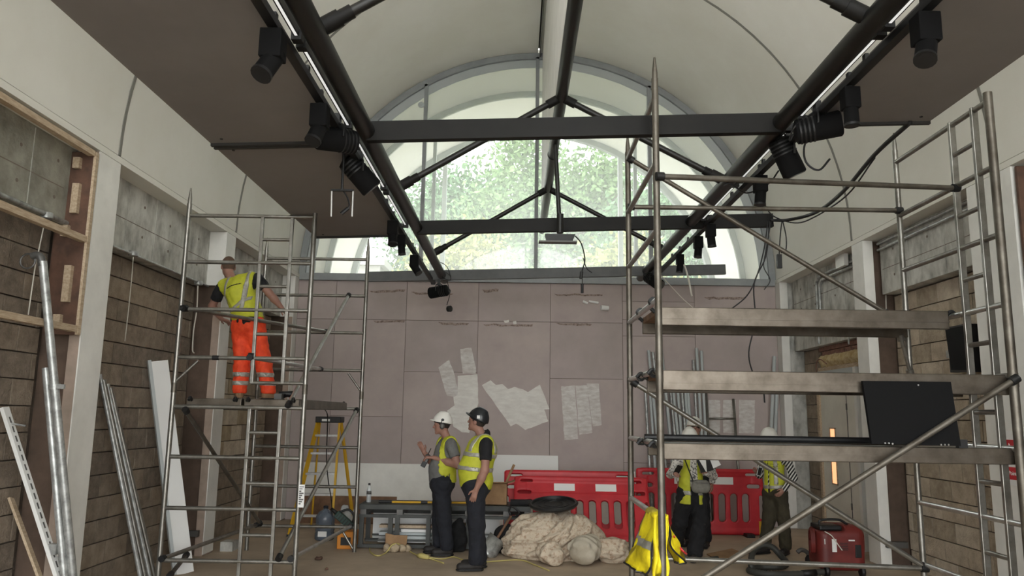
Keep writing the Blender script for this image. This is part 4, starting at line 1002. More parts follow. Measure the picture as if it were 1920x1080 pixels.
def person(name, label, pos, yaw, J, wear, H=1.0, bulk=1.0, res=.0075, skin='skin', group=None):
    """J: joints in the figure's own frame (x right, y forward, z up)"""
    root = thing(name, label, 'person', (0, 0, 0))
    WPOS[root] = V(0, 0, 0)
    j = {k: np.array(v, float) for k, v in J.items() if k not in ('look', 'hands')}
    look = unit(J.get('look', (0, 1, 0))); hd = j['head']; up = unit(A(0, 0, 1) - look*look[2]); side = np.cross(look, up)
    allp = np.array([v for v in j.values()]); lo = allp.min(0) - .24; hi = allp.max(0) + .24; lo[2] = min(lo[2], -.02)
    B = Field(lo, hi, res)
    # trunk, neck, head
    ch, pv, wa, nk = j['chest'], j['pelvis'], j['waist'], j['neck']
    fx = unit(np.cross(unit(j['sr'] - j['sl']), A(0, 0, 1)))*-1          # trunk front
    if np.dot(fx, A(0, 1, 0)) < 0: fx = -fx
    B.cap(ch, wa, .125*H, .11*H, k=.05, flat=(fx, 1.25)).cap(wa, pv, .11*H, .125*H, k=.05, flat=(fx, 1.2))
    B.cap((j['sl']*.75 + nk*.25), (j['sr']*.75 + nk*.25), .058*H, k=.06)
    B.cap(nk - A(0,0,.04), hd - up*.05 - look*.012, .056*H, .053*H, k=.03)
    c = hd
    B.ell(c + up*.015, (.074*H, .093*H, .105*H), k=.02, R=np.stack([side, look, up], 1))
    B.ell(c - up*.055 + look*.028, (.054*H, .062*H, .058*H), k=.03, R=np.stack([side, look, up], 1))
    B.cap(c + look*.088 + up*.012, c + look*.110 - up*.024, .010, .0145, k=.014)
    B.cap(c + look*.083 + up*.028 + side*.045, c + look*.083 + up*.028 - side*.045, .012, k=.016)
    B.cap(c + look*.088 - up*.052 + side*.018, c + look*.088 - up*.052 - side*.018, .009, k=.008)
    B.cap(c + look*.086 - up*.066 + side*.014, c + look*.086 - up*.066 - side*.014, .009, k=.008)
    B.ell(c + look*.072 - up*.098, (.024, .022, .02), k=.02)
    for s_ in (-1, 1):
        B.ell(c + look*.094 + up*.008 + side*s_*.034, (.013, .012, .010), k=.004, cut=True)
        B.ell(c + look*.083 + up*.008 + side*s_*.034, (.0125, .0125, .0115), k=.004)
        B.ell(c + side*s_*.076*H - look*.004 - up*.004, (.012, .022, .033), k=.006, R=np.stack([side, look, up], 1))
    # arms and hands
    for sd, e, w, tsd in (('sl', 'el', 'wl', -1), ('sr', 'er', 'wr', 1)):
        ab = H*bulk**.6; B.cap(j[sd], j[e], .050*ab, .041*ab, k=.04).cap(j[e], j[e]*.6 + j[w]*.4, .043*ab, .042*ab, k=.02).cap(j[e]*.6 + j[w]*.4, j[w], .042*ab, .028*H, k=.02)
        hp = J['hands'][0 if sd == 'sl' else 1]
        if hp: hand(B, j[w], hp[0], hp[1], hp[2], hp[3], size=H)
    for h_, k_, a_, t_ in (('hl', 'kl', 'al', 'tl'), ('hr', 'kr', 'ar', 'tr')):
        B.cap(j[h_], j[k_], .085*H, .055*H, k=.05).cap(j[k_], j[k_]*.6 + j[a_]*.4, .055*H, .054*H, k=.03).cap(j[k_]*.6 + j[a_]*.4, j[a_], .054*H, .036*H, k=.03)
        B.cap(j[a_] - A(0,0,.03), j[t_], .034*H, .028*H, k=.03)
    bo = B.obj('body', skin, root)
    # clothes -------------------------------------------------------
    R2 = .010
    def F(): return Field(lo, hi, R2)
    tr_ = wear['trousers']; wide = tr_.get('wide', 0)
    f = F()
    f.cap(pv + A(-.05,0,0), pv + A(.05,0,0), .122*H*bulk, k=.05, flat=(fx, 1.08)).cap(pv, wa*.5 + pv*.5, .135*H*bulk, .128*H*bulk, k=.05, flat=(fx, 1.15/bulk))
    for h_, k_, a_ in (('hl', 'kl', 'al'), ('hr', 'kr', 'ar')):
        f.cap(j[h_], j[k_], .100*H*bulk + wide*.3, .078*H*bulk + wide*.6, k=.05).cap(j[k_], j[a_] + A(0,0,.02), .078*H*bulk + wide*.6, .071*H*bulk + wide, k=.03)
    f.fold(tr_.get('fold', .004), 34, 1.0)
    f.plane(wa*.45 + pv*.55 + A(0,0,.03), wa - pv)
    for a_ in ('al', 'ar'):
        sl, X, Y, Z = f.reg(j[a_] - A(.2,.2,.2), j[a_] + A(.2,.2,.2), 0)
        dist = np.sqrt((X-j[a_][0])**2 + (Y-j[a_][1])**2)
        f.D[sl] = np.where(dist < .16, np.maximum(f.D[sl], (j[a_][2] - tr_.get('hem', .03) - Z)), f.D[sl])
    to = f.obj('trousers', tr_['mat'], root)
    for zf in tr_.get('bands', ()):
        g_ = F(); g_.D = np.maximum(f.D - .006, -(f.D + .006)); 
        Zg = g_.ax[2][None, None, :]; Yg = g_.ax[0][:, None, None]
        g_.D = np.maximum(g_.D, np.abs(Zg - zf - .1*(Yg - pv[0])*tr_.get('tilt', 0)) - .026).astype(np.float32)
        g_.obj('reflective_band', 'reflective', to)
    # boots
    bo_ = wear['boots']
    for a_, t_ in (('al', 'tl'), ('ar', 'tr')):
        f = F(); dv = unit(A(*(j[t_] - j[a_])[:2], 0)); aa = j[a_]
        zz = j[t_][2]
        f.cap(aa + A(0,0,.0), aa + A(0,0,.09), .052*H, .055*H, k=.03).cap(A(aa[0], aa[1], zz + .02) - dv*.035, A(j[t_][0], j[t_][1], zz + .015) + dv*.02, .046*H, .044*H, k=.04)
        f.plane((0, 0, zz - .028), (0, 0, -1)).plane((0, 0, aa[2] + .1), (0, 0, 1))
        b = f.obj('boot', bo_, root)
        g_ = F(); g_.cap(A(aa[0], aa[1], zz - .015) - dv*.04, A(j[t_][0], j[t_][1], zz - .015) + dv*.024, .049*H, .047*H, k=.0).plane((0,0,zz - .03), (0,0,-1)).plane((0,0,zz - .005), (0,0,1))
        g_.obj('sole', 'black', b)
    # shirt
    sh = wear['shirt']; f = F()
    def torso(f, o):
        f.cap(ch + A(0,0,.02), wa + fx*.02*(bulk-1)*8, .135*H*bulk + o, .124*H*bulk**1.3 + o, k=.05, flat=(fx, 1.22/bulk)).cap(wa + fx*.02*(bulk-1)*8, pv + A(0,0,.04), .124*H*bulk**1.3 + o, .135*H*bulk + o, k=.05, flat=(fx, 1.15/bulk))
        f.cap(j['sl']*.72 + nk*.28, j['sr']*.72 + nk*.28, .066*H + o, k=.06)
        f.cap(ch + A(0,0,.03) - fx*.0, j['sl']*.8 + ch*.2, .085*H + o, .06*H + o, k=.05).cap(ch + A(0,0,.03), j['sr']*.8 + ch*.2, .085*H + o, .06*H + o, k=.05)
        return f
    torso(f, .004)
    for sd, e, w in (('sl', 'el', 'wl'), ('sr', 'er', 'wr')):
        if sh.get('long'):
            f.cap(j[sd], j[e], .060*H, .052*H, k=.03).cap(j[e], j[w]*.95 + j[e]*.05, .052*H, .042*H, k=.02)
        else: f.cap(j[sd], j[sd]*.35 + j[e]*.65, .063*H*bulk**.6, .062*H*bulk**.6, k=.03)
    f.fold(.0035, 30, 4.0)
    if not sh.get('long'):
        for sd, e in (('sl', 'el'), ('sr', 'er')):
            dv = unit(j[e] - j[sd]); cpt = j[sd]*.38 + j[e]*.62
            sl, X, Y, Z = f.reg(np.minimum(cpt, j[e]) - .1, np.maximum(cpt, j[e]) + .1, 0)
            pr = (X-cpt[0])*dv[0] + (Y-cpt[1])*dv[1] + (Z-cpt[2])*dv[2]
            rr = np.sqrt(np.maximum((X-cpt[0])**2 + (Y-cpt[1])**2 + (Z-cpt[2])**2 - pr**2, 0))
            f.D[sl] = np.where(rr < .09, np.maximum(f.D[sl], pr), f.D[sl]).astype(np.float32)
    f.plane(pv - A(0,0,.06 if not sh.get('tuck') else -.05), -(wa - pv)).ell(nk + A(0,0,.05) + fx*.02, (.072, .075, .07), cut=True)
    so = f.obj('shirt', sh['mat'], root)
    if sh.get('collar'):
        g_ = F(); g_.cap(nk + A(0,0,-.002) - fx*.01, nk + A(0,0,.03) - fx*.012, .072, .066, k=.01).ell(nk + A(0,0,.05) + fx*.012, (.058, .06, .09), cut=True)
        g_.obj('collar', sh['mat'], so)
    # vest
    vs = wear.get('vest')
    if vs:
        f = torso(F(), .020)
        if vs.get('flare'): f.cap(wa*.4 + pv*.6, pv - A(0, 0, .2), .155*H, .185*H, k=.04, flat=(fx, 1.05))
        f.fold(vs.get('fold', .006), 27, 2.0)
        hem = pv + (pv - wa)*vs.get('hem', .3)
        f.plane(hem, -(wa - pv)*A(.6,.6,1))
        for sd, e in (('sl', 'el'), ('sr', 'er')):
            out = unit(j[sd] - nk)
            f.ell(j[sd] + out*.055 - A(0,0,.05), (.105, .115, .17), cut=True)
        f.ell(nk + A(0,0,.05) + fx*.03, (.085, .085, .09), cut=True)
        sr_ = unit(j['sr'] - j['sl'])
        X, Y, Z = f.ax[0][:, None, None], f.ax[1][None, :, None], f.ax[2][None, None, :]
        lat = (X-ch[0])*sr_[0] + (Y-ch[1])*sr_[1]; fr = (X-ch[0])*fx[0] + (Y-ch[1])*fx[1]
        if 'open' in vs:                # open front: a gap that widens downward or upward
            tz = np.clip((nk[2] - Z)/(nk[2] - hem[2]), 0, 1)
            half = vs['open'][0] + (vs['open'][1] - vs['open'][0])*tz
            f.D = np.where(fr > 0, np.maximum(f.D, half - np.abs(lat - vs.get('off', 0))), f.D).astype(np.float32)
        body_v = f.D.copy()
        g_ = torso(F(), .004)
        if vs.get('flare'): g_.cap(wa*.4 + pv*.6, pv - A(0, 0, .2), .139*H, .169*H, k=.04, flat=(fx, 1.05))
        f.D = np.maximum(f.D, -(g_.D + .004))
        vo = f.obj('vest', vs.get('mat', 'hivis'), root)
        shell = np.maximum(body_v - .006, -(body_v + .008))
        ax_ = unit(wa - pv)
        hgt = (X-pv[0])*ax_[0] + (Y-pv[1])*ax_[1] + (Z-pv[2])*ax_[2]
        for z in vs.get('bands', ()):
            g_ = F(); g_.D = np.maximum(shell, np.abs(hgt - z) - .026).astype(np.float32); g_.obj('reflective_band', 'reflective', vo)
        for sgn_ in vs.get('braces', ()):       # shoulder straps
            g_ = F(); g_.D = np.maximum(np.maximum(shell, np.abs(lat - sgn_*vs.get('bw', .095) - vs.get('lean', 0)*(Z - ch[2])) - .024), -(hgt - vs.get('bz', .18))).astype(np.float32); g_.obj('reflective_band', 'reflective', vo)
        if vs.get('chevron'):
            g_ = F(); g_.D = np.maximum(np.maximum(shell, np.abs(hgt - .20 - .42*np.abs(lat - .0)) - .026), (np.abs(lat) - .2)).astype(np.float32); g_.obj('reflective_band', 'reflective', vo)
        for (l0, l1, z0, z1, front) in vs.get('print', ()):
            g_ = F(); dd = np.maximum(np.abs(lat - (l0+l1)/2) - (l1-l0)/2, np.abs(hgt - (z0+z1)/2) - (z1-z0)/2)
            g_.D = np.maximum(np.maximum(np.maximum(body_v - .007, -(body_v + .008)), dd), -fr*front).astype(np.float32); g_.obj('printed_line', 'tee_black', vo)
        e1 = np.abs(body_v)      # trimmed edges come from the cut shell itself
    # hair and helmet
    RR = np.stack([side, look, up], 1)
    hl = wear.get('hair')
    if hl:
        f = Field(hd - .2, hd + .2, .007)
        f.ell(hd + up*.03 - look*.012, (.081*H, .096*H, .104*H), R=RR)
        f.plane(hd + up*hl.get('z', .02) + look*.02, -(up + look*-.55)).ell(hd + look*.09 - up*.02, (.09, .075, .09), cut=True, R=RR)
        f.obj('hair', hl['mat'], root)
    hm = wear.get('helmet')
    if hm:
        tl_ = unit(up + look*hm.get('tilt', -.12)); lk = unit(look - tl_*np.dot(look, tl_)); sd_ = np.cross(lk, tl_); RH = np.stack([sd_, lk, tl_], 1)
        hc = hd + up*.036 - look*.006
        f = Field(hc - .26, hc + .26, .008)
        f.ell(hc, (.106, .130, .138), R=RH)
        f.plane(hc - tl_*.002, -tl_)
        f.cap(hc - lk*.05 + tl_*.112, hc + lk*.045 + tl_*.114, .018, .016, k=.03, flat=(sd_, .8))
        for s_ in (-1, 1): f.cap(hc - lk*.05 + tl_*.106 + sd_*s_*.038, hc + lk*.05 + tl_*.106 + sd_*s_*.038, .010, .009, k=.02)
        f.ell(hc + tl_*.002 + lk*.028, (.104, .150, .013), k=.012, R=RH)
        f.ell(hc - tl_*.05, (.094, .114, .14), cut=True, R=RH)
        ho = f.obj('helmet', hm['mat'], root)
        f = Field(hc - .2, hc + .2, .007); f.ell(hc - tl_*.012, (.092, .112, .032), k=0, R=RH).ell(hc - tl_*.012, (.084, .104, .2), cut=True, R=RH); f.obj('headband', 'black', ho)
        if hm.get('muffs'):
            for s_ in (-1, 1):
                f = Field(hd - .2, hd + .2, .007); f.ell(hd + side*s_*.088 - up*.012 - look*.004, (.026, .034, .042), R=RR); f.obj('ear_muff', 'steel_dark', ho)
                MB().tube([hd + side*s_*.1 + up*.02, hd + side*s_*.112 + up*.07], .005, 6).build('muff_arm', 'black', ho)
                MB().lathe([(.018, -.004), (.02, 0), (.016, .006)], Vector(hc + sd_*s_*.103 + tl_*.03), 12, axis=tuple(sd_*s_)).build('muff_hub', 'black', ho)
        if hm.get('strap'):
            for s_ in (-1, 1): MB().tube(spline([hc + sd_*s_*.09 - tl_*.01, hd + side*s_*.082 - up*.05 + look*.01, hd - up*.115 + look*.05]), .005, 6).build('chin_strap', 'black', ho)
        if hm.get('badge'):
            MB().box((-.018, -.018, 0), (.018, .018, .003)).build('badge', 'plastic_white', ho).matrix_local = Matrix.Translation(Vector(hc - sd_*.106*1.0 + tl_*.04 - lk*.03)) @ Vector(-sd_).to_track_quat('Z', 'Y').to_matrix().to_4x4()
    for i, s_ in enumerate((-1, 1)):        # eyes
        MB().lathe([(.001, -.004), (.006, -.002), (.0075, .001), (.004, .003)], Vector(hd + look*.0945 + up*.008 + side*s_*.034), 10, axis=tuple(look)).build('eye', 'black', root, smooth=True)
        MB().tube([hd + look*.094 + up*.030 + side*s_*.016, hd + look*.092 + up*.034 + side*s_*.034, hd + look*.082 + up*.028 + side*s_*.052], .005, 6).build('eyebrow', 'skin_hair', root)
    root.location = pos; root.rotation_euler = (0, 0, yaw); WPOS[root] = Vector(pos)
    return root
def stand(H=1.0, **kw):
    z = lambda v: v*H
    J = dict(head=(0, .02, z(1.63)), neck=(0, -.01, z(1.47)), chest=(0, 0, z(1.28)), waist=(0, .0, z(1.08)), pelvis=(0, 0, z(.94)),
             sl=(-.185*H, -.01, z(1.42)), sr=(.185*H, -.01, z(1.42)), el=(-.235*H, -.03, z(1.13)), er=(.235*H, -.03, z(1.13)), wl=(-.24*H, .05, z(.89)), wr=(.24*H, .05, z(.89)),
             hl=(-.09*H, 0, z(.90)), hr=(.09*H, 0, z(.90)), kl=(-.105*H, .015, z(.49)), kr=(.105*H, .015, z(.49)), al=(-.115*H, -.02, .10), ar=(.115*H, -.02, .10), tl=(-.14*H, .15, .035), tr=(.14*H, .15, .035),
             look=(0, 1, 0), hands=[((0, .15, -1), (1, 0, 0), 1, .5), ((0, .15, -1), (-1, 0, 0), -1, .5)])
    J.update(kw); return J
PI = math.pi
def w2l(px, py, Y, pos, yaw):
    p = PY(px, py, Y) - Vector(pos); return np.array(Matrix.Rotation(-yaw, 3, 'Z') @ p)

# 1: worker on the left tower, seen from behind
ps1 = V(-3.12, 9.15, 1.877)
L1 = lambda px, py, dy=0.0: np.array(PY(px, py, 9.15 + dy) - ps1)
J1 = dict(head=L1(428, 501, .16), neck=L1(438, 524, .06), chest=L1(450, 552, .03), waist=L1(460, 583, 0), pelvis=L1(466, 609, -.02),
          sl=L1(415, 540, .10), sr=L1(483, 522, .0), el=L1(398, 574, .22), er=L1(505, 550, .06), wl=L1(415, 598, .38), wr=L1(528, 577, .12),
          hl=L1(453, 618), hr=L1(480, 618), kl=L1(453, 688, .02), kr=L1(495, 686, .03), al=L1(449, 741, -.0), ar=L1(503, 741, .0), tl=L1(446, 752, .15), tr=L1(522, 752, .07),
          look=(-.45, .8, -.12), hands=[((.5, .7, -.2), (.3, 0, -1), -1, .5), ((.55, .45, -.6), (0, -.3, -1), -1, .7)])
J1['al'][2] = J1['ar'][2] = .10; J1['tl'][2] = J1['tr'][2] = .035
person('person', 'worker in orange trousers and yellow vest standing on the left tower deck', ps1, 0, J1,
       dict(trousers=dict(mat='hivis_orange', bands=(.20, .30), fold=.007, hem=.02), boots='boot_tan', shirt=dict(mat='tee_black'),
            vest=dict(hem=-.3, braces=(-1, 1), bw=.13, bz=.16, chevron=True, print=((-.10, .08, .47, .485, -1),), fold=.006), hair=dict(mat='hair_brown', z=-.03)), bulk=1.16)

# 2: worker in a white helmet and grey shirt, facing left
ps2 = V(-.92, 10.19, 0); y2 = PI/2 + .15
L2 = lambda px, py, dY=0.0: w2l(px, py, 10.19 + dY, ps2, y2)
J2 = stand(1.0, head=L2(829, 797), neck=L2(840, 822), chest=L2(838, 850), waist=L2(832, 880), pelvis=L2(829, 905), look=(.10, 1, -.03))
J2.update(sl=L2(846, 833, -.17), sr=L2(829, 832, .19), el=L2(858, 872, -.22), er=L2(818, 876, .24), wl=L2(813, 858, -.10), wr=L2(795, 848, .10),
          hands=[((.1, 1, .05), (.2, 0, -1), 1, .9), ((-.1, .5, 1), (-.6, .4, 0), -1, .25)])
J2.update(hl=L2(828, 912, -.09), hr=L2(828, 912, .09), kl=L2(833, 975, -.10), kr=L2(824, 972, .10), al=L2(838, 1025, -.10), ar=L2(824, 1022, .10), tl=L2(818, 1038, -.12), tr=L2(803, 1032, .08))
for k in ('al', 'ar'): J2[k][2] = .10
for k in ('tl', 'tr'): J2[k][2] = .035
person('person', 'worker in white helmet and grey T-shirt gesturing with a raised hand', ps2, y2, J2,
       dict(trousers=dict(mat='navy', fold=.006), boots='boot_dark', shirt=dict(mat='tee_grey'), vest=dict(hem=-.1, open=(.085, .17), fold=.004),
            hair=dict(mat='hair_dark', z=-.02), helmet=dict(mat='helmet_white', muffs=True, tilt=-.2)), bulk=1.18)
# 3: worker in a black helmet, facing left and looking up
ps3 = V(-.43, 9.27, 0); y3 = PI/2 - .30
L3 = lambda px, py, dY=0.0: w2l(px, py, 9.27 + dY, ps3, y3)
J3 = stand(1.0, head=L3(895, 791), neck=L3(907, 818), chest=L3(903, 848), waist=L3(896, 880), pelvis=L3(893, 908), look=(.05, 1, .22))
J3.update(sl=L3(912, 833, -.19), sr=L3(902, 832, .19), el=L3(909, 882, -.25), er=L3(902, 880, .25), wl=L3(893, 918, -.24), wr=L3(885, 915, .22),
          hands=[((.0, .35, -1), (1, .2, 0), 1, .35), ((0, .3, -1), (-1, 0, 0), -1, .5)],
          hl=L3(891, 915, -.09), hr=L3(891, 915, .09), kl=L3(894, 985, -.09), kr=L3(892, 980, .10), al=L3(893, 1052, -.09), ar=L3(900, 1044, .10), tl=L3(866, 1068, -.11), tr=L3(874, 1058, .10))
for k in ('al', 'ar'): J3[k][2] = .10
for k in ('tl', 'tr'): J3[k][2] = .035
person('person', 'worker in black helmet and buttoned yellow vest looking up to the left', ps3, y3, J3,
       dict(trousers=dict(mat='navy', fold=.005), boots='boot_dark', shirt=dict(mat='tee_black', collar=True), vest=dict(hem=.3, bands=(.18, .34), braces=(-1, 1), bw=.11, bz=.37, fold=.004),
            hair=dict(mat='hair_dark', z=-.03), helmet=dict(mat='helmet_black', badge=True, tilt=-.22)), bulk=1.22)
# 4: woman walking towards the camera
ps4 = V(2.24, 10.15, 0); y4 = PI - .12
L4 = lambda px, py, dY=0.0: w2l(px, py, 10.15 + dY, ps4, y4)
J4 = stand(.93, head=L4(1293, 826, -.02), neck=L4(1297, 846), chest=L4(1297, 872), waist=L4(1296, 898), pelvis=L4(1296, 920), look=(.05, 1, -.35))
J4.update(sr=L4(1274, 853, -.01), sl=L4(1321, 853, -.01), er=L4(1257, 890, -.02), el=L4(1338, 893, -.02), wr=L4(1265, 890, -.22), wl=L4(1323, 886, -.24),
          hands=[((.35, 1, .35), (0, 0, -1), 1, .8), ((-.2, 1, .25), (.3, 0, -1), -1, .9)],
          hl=L4(1310, 925), hr=L4(1284, 925), kl=L4(1313, 975, -.05), kr=L4(1275, 978, .12), al=L4(1303, 1040, -.10), ar=L4(1268, 1012, .38), tl=L4(1300, 1050, -.24), tr=L4(1266, 1030, .3))
J4['al'][2] = .09; J4['tl'][2] = .035; J4['ar'][2] = .17; J4['tr'][2] = .06
person('person', 'woman in open yellow vest and wide black trousers walking with phone and tablet', ps4, y4, J4,
       dict(trousers=dict(mat='tee_black', wide=.035, fold=.008, hem=.06), boots='boot_dark', shirt=dict(mat='blouse', long=True, tuck=True), vest=dict(hem=1.1, open=(.04, .055), fold=.005, bands=(-.02,), flare=True),
            hair=dict(mat='hair_dark', z=-.06), helmet=dict(mat='helmet_white')), H=.93)
# 5: person half hidden behind the woman
ps5 = V(2.55, 11.15, 0); y5 = PI - .5
L5 = lambda px, py, dY=0.0: w2l(px, py, 11.15 + dY, ps5, y5)
J5 = stand(.98); 
person('person', 'person in white helmet and yellow vest mostly hidden behind the woman', ps5, y5, J5,
       dict(trousers=dict(mat='tee_black', wide=.01, fold=.006), boots='boot_dark', shirt=dict(mat='blouse', long=True), vest=dict(hem=.35, bands=(.05,), fold=.004), hair=dict(mat='hair_dark', z=-.04), helmet=dict(mat='helmet_white')), H=.98, res=.009)
# 6: man in striped shirt at the right
ps6 = V(3.50, 10.6, 0); y6 = PI/2 + .45
L6 = lambda px, py, dY=0.0: w2l(px, py, 10.6 + dY, ps6, y6)
J6 = stand(.93, head=L6(1442, 826), neck=L6(1450, 846), chest=L6(1450, 873), waist=L6(1451, 900), pelvis=L6(1453, 922), look=(-.1, 1, -.15))
J6.update(sl=L6(1474, 855, -.14), sr=L6(1432, 853, .14), el=L6(1488, 895, -.18), er=L6(1424, 890, .05), wl=L6(1470, 918, -.22), wr=L6(1425, 888, -.14),
          hands=[((.2, .6, -.6), (1, 0, .2), 1, .5), ((.0, 1, .3), (0, 0, 1), 1, .9)],
          hl=L6(1463, 926, -.05), hr=L6(1444, 926, .06), kl=L6(1470, 975, -.03), kr=L6(1441, 975, .03), al=L6(1473, 1030, -.02), ar=L6(1434, 1024, .05), tl=L6(1467, 1042, -.14), tr=L6(1412, 1032, -.04))
for k in ('al', 'ar'): J6[k][2] = .10
for k in ('tl', 'tr'): J6[k][2] = .035
person('person', 'man in striped shirt, yellow vest and olive trousers at the right', ps6, y6, J6,
       dict(trousers=dict(mat='olive', wide=.012, fold=.005), boots='boot_dark', shirt=dict(mat='striped_shirt', long=True), vest=dict(hem=.75, open=(.0, .02), bands=(.07,), braces=(-1, 1), bz=.1, fold=.004, print=((-.14, -.03, .36, .372, 1), (-.14, -.05, .335, .345, 1), (-.14, -.03, .31, .32, 1))),
            hair=dict(mat='hair_dark', z=-.04), helmet=dict(mat='helmet_white')), H=.93)

# things carried
def world_pt(root, v): return Matrix.Rotation(root.rotation_euler.z, 3, 'Z') @ Vector(v) + root.location
rad = thing('handheld_radio', 'black handheld device held by the worker in the grey T-shirt', 'radio', PY(797, 862, 10.15))
c = PY(798, 864, 10.14)
Rr = Euler((0, .45, 0)).to_matrix()
MB().obox(c, .03, .02, .085, Rr).build('casing', 'black', rad, bevel=.005); MB().tube([c + Rr @ V(-.01, 0, .08), c + Rr @ V(-.01, 0, .17)], .006, 6).build('aerial', 'black', rad)
MB().obox(c + Rr @ V(0, -.021, .02), .02, .002, .03, Rr).build('screen', 'steel_dark', rad)
ph = thing('phone', 'dark phone in the right hand of the walking woman', 'phone', PY(1271, 881, 9.86))
c = PY(1271, 881, 9.86); Rr = Euler((-.9, .25, .2)).to_matrix()
MB().obox(c, .036, .072, .004, Rr).build('case', 'black', ph, bevel=.003); MB().obox(c + Rr @ V(0, 0, .0045), .032, .066, .0008, Rr).build('screen', 'black_matte', ph)
tb = thing('tablet', 'black tablet with white papers under it carried by the walking woman', 'tablet', PY(1322, 872, 9.82))
c = PY(1322, 872, 9.80); Rr = Euler((1.15, -.2, .15)).to_matrix()
MB().obox(c, .085, .12*.7, .006, Rr).build('case', 'black', tb, bevel=.004)
MB().obox(c + V(.03, .02, .01) + Rr @ V(.04, .02, .008), .12, .09, .002, Euler((1.15, -.35, .4)).to_matrix()).build('paper', 'plastic_white', tb)
bg = thing('crossbody_bag', 'small grey crossbody bag on the front of the walking woman', 'bag', PY(1314, 912, 9.9))
f = Field(A(*PY(1314, 912, 9.92)) - .2, A(*PY(1314, 912, 9.92)) + .2, .008); c = A(*PY(1314, 912, 9.92))
f.cap(c + A(-.055, 0, -.02), c + A(.055, 0, -.02), .062, k=.03, flat=((0,1,0), 1.5)).cap(c + A(-.05, 0, .02), c + A(.05, 0, .02), .06, k=.03, flat=((0,1,0), 1.5))
f.obj('pouch', 'bag_grey', bg)
MB().tube(spline([c + A(-.09, 0, .05), A(*PY(1288, 872, 9.97)), A(*PY(1278, 846, 10.03))]), .008, 6).build('strap', 'black', bg)
MB().tube([c + A(-.08, -.05, .045), c + A(.08, -.05, .045)], .004, 6).build('zip', 'steel_dark', bg)
gd = thing('small_device', 'pale small device in the hand of the man at the right', 'phone', PY(1427, 886, 10.3))
c = PY(1424, 884, 10.3); MB().obox(c, .03, .008, .06, Euler((0, .3, .2)).to_matrix()).build('case', 'frame_light', gd, bevel=.003); MB().obox(c + V(0, -.009, 0), .024, .001, .05, Euler((0, .3, .2)).to_matrix()).build('screen', 'black', gd)
# ------------------------------------------------------------------ red plastic barriers
mat('cloth_cream', S(196, 182, 160), .95, col2=S(168, 150, 126), scale=5, detail=8, bump=.5, bscale=18)
mat('cloth_print', S(200, 186, 166), .95, col2=S(166, 140, 118), scale=26, detail=4, contrast=(.48, .66), bump=.15, bscale=12)
mat('cloth_grey', S(190, 182, 166), .95, col2=S(168, 158, 140), scale=4, bump=.4, bscale=14)
mat('cardboard', S(160, 128, 94), .9, col2=S(140, 110, 80), scale=8)
mat('yellow_fibre', S(206, 160, 30), .55); mat('orange_box', S(206, 130, 40), .6)
mat('hose_grey', S(52, 52, 48), .6); mat('grille_green', S(52, 78, 68), .7)
mat('bench_grey', S(64, 66, 64), .55, col2=S(52, 54, 52), scale=6); mat('vac_red', S(116, 38, 33), .5, col2=S(92, 30, 27), scale=5)
mat('cable_yellow', S(190, 176, 110), .6)
def jug_mat():
    m = bpy.data.materials.new('jug_blue'); m.use_nodes = True; b = m.node_tree.nodes['Principled BSDF']
    b.inputs['Base Color'].default_value = (*S(98, 108, 120), 1); b.inputs['Roughness'].default_value = .25; b.inputs['Alpha'].default_value = .72; MATS['jug_blue'] = m
    m = bpy.data.materials.new('clear_plastic'); m.use_nodes = True; b = m.node_tree.nodes['Principled BSDF']
    b.inputs['Base Color'].default_value = (*S(220, 226, 228), 1); b.inputs['Roughness'].default_value = .15; b.inputs['Alpha'].default_value = .38; MATS['clear_plastic'] = m
jug_mat()
class F2(Field):
    def rbox(s, c, h, r, cut=False, k=0):
        c = np.array(c, float); h = np.array(h, float); sl, X, Y, Z = s.reg(c-h, c+h, .03)
        q = [np.abs(a - c[i]) - (h[i] - r) for i, a in enumerate((X, Y, Z))]
        d = (np.sqrt(sum(np.maximum(a, 0)**2 for a in q)) + np.minimum(np.maximum(np.maximum(q[0], q[1]), q[2]), 0) - r).astype(np.float32)
        if cut: s.D[sl] = np.maximum(s.D[sl], -d)
        else: s.join(sl, d, k)
        return s
    def slot(s, x0, x1, z0, z1, r):         # through slot in y
        sl, X, Y, Z = s.reg((x0, -1, z0), (x1, 1, z1), .03)
        a = np.abs(X - (x0+x1)/2) - ((x1-x0)/2 - r); b = np.abs(Z - (z0+z1)/2) - ((z1-z0)/2 - r)
        d = np.sqrt(np.maximum(a, 0)**2 + np.maximum(b, 0)**2) + np.minimum(np.maximum(a, b), 0) - r + 0*Y
        s.D[sl] = np.maximum(s.D[sl], -d).astype(np.float32); return s
fb = F2((-1.05, -.06, -.02), (1.05, .06, 1.03), .012)
fb.rbox((0, 0, .5), (.98, .028, .49), .05).rbox((0, 0, .955), (.90, .034, .03), .028, k=.02).rbox((0, 0, .06), (.96, .038, .045), .03, k=.02)
fb.rbox((0, -.036, .80), (.80, .014, .085), .012, cut=True).rbox((0, .036, .80), (.80, .014, .085), .012, cut=True)
for k in range(9): fb.slot(-.80 + k*.18, -.80 + k*.18 + .105, .20, .62, .05)
for s_ in (-1, 1):
    fb.slot(min(s_*.72, s_*.92), max(s_*.72, s_*.92), .70, .76, .03).slot(min(s_*.90, s_*.955), max(s_*.90, s_*.955), .25, .6, .025).slot(min(s_*.70, s_*.88), max(s_*.70, s_*.88), .885, .925, .018)
_bar = None
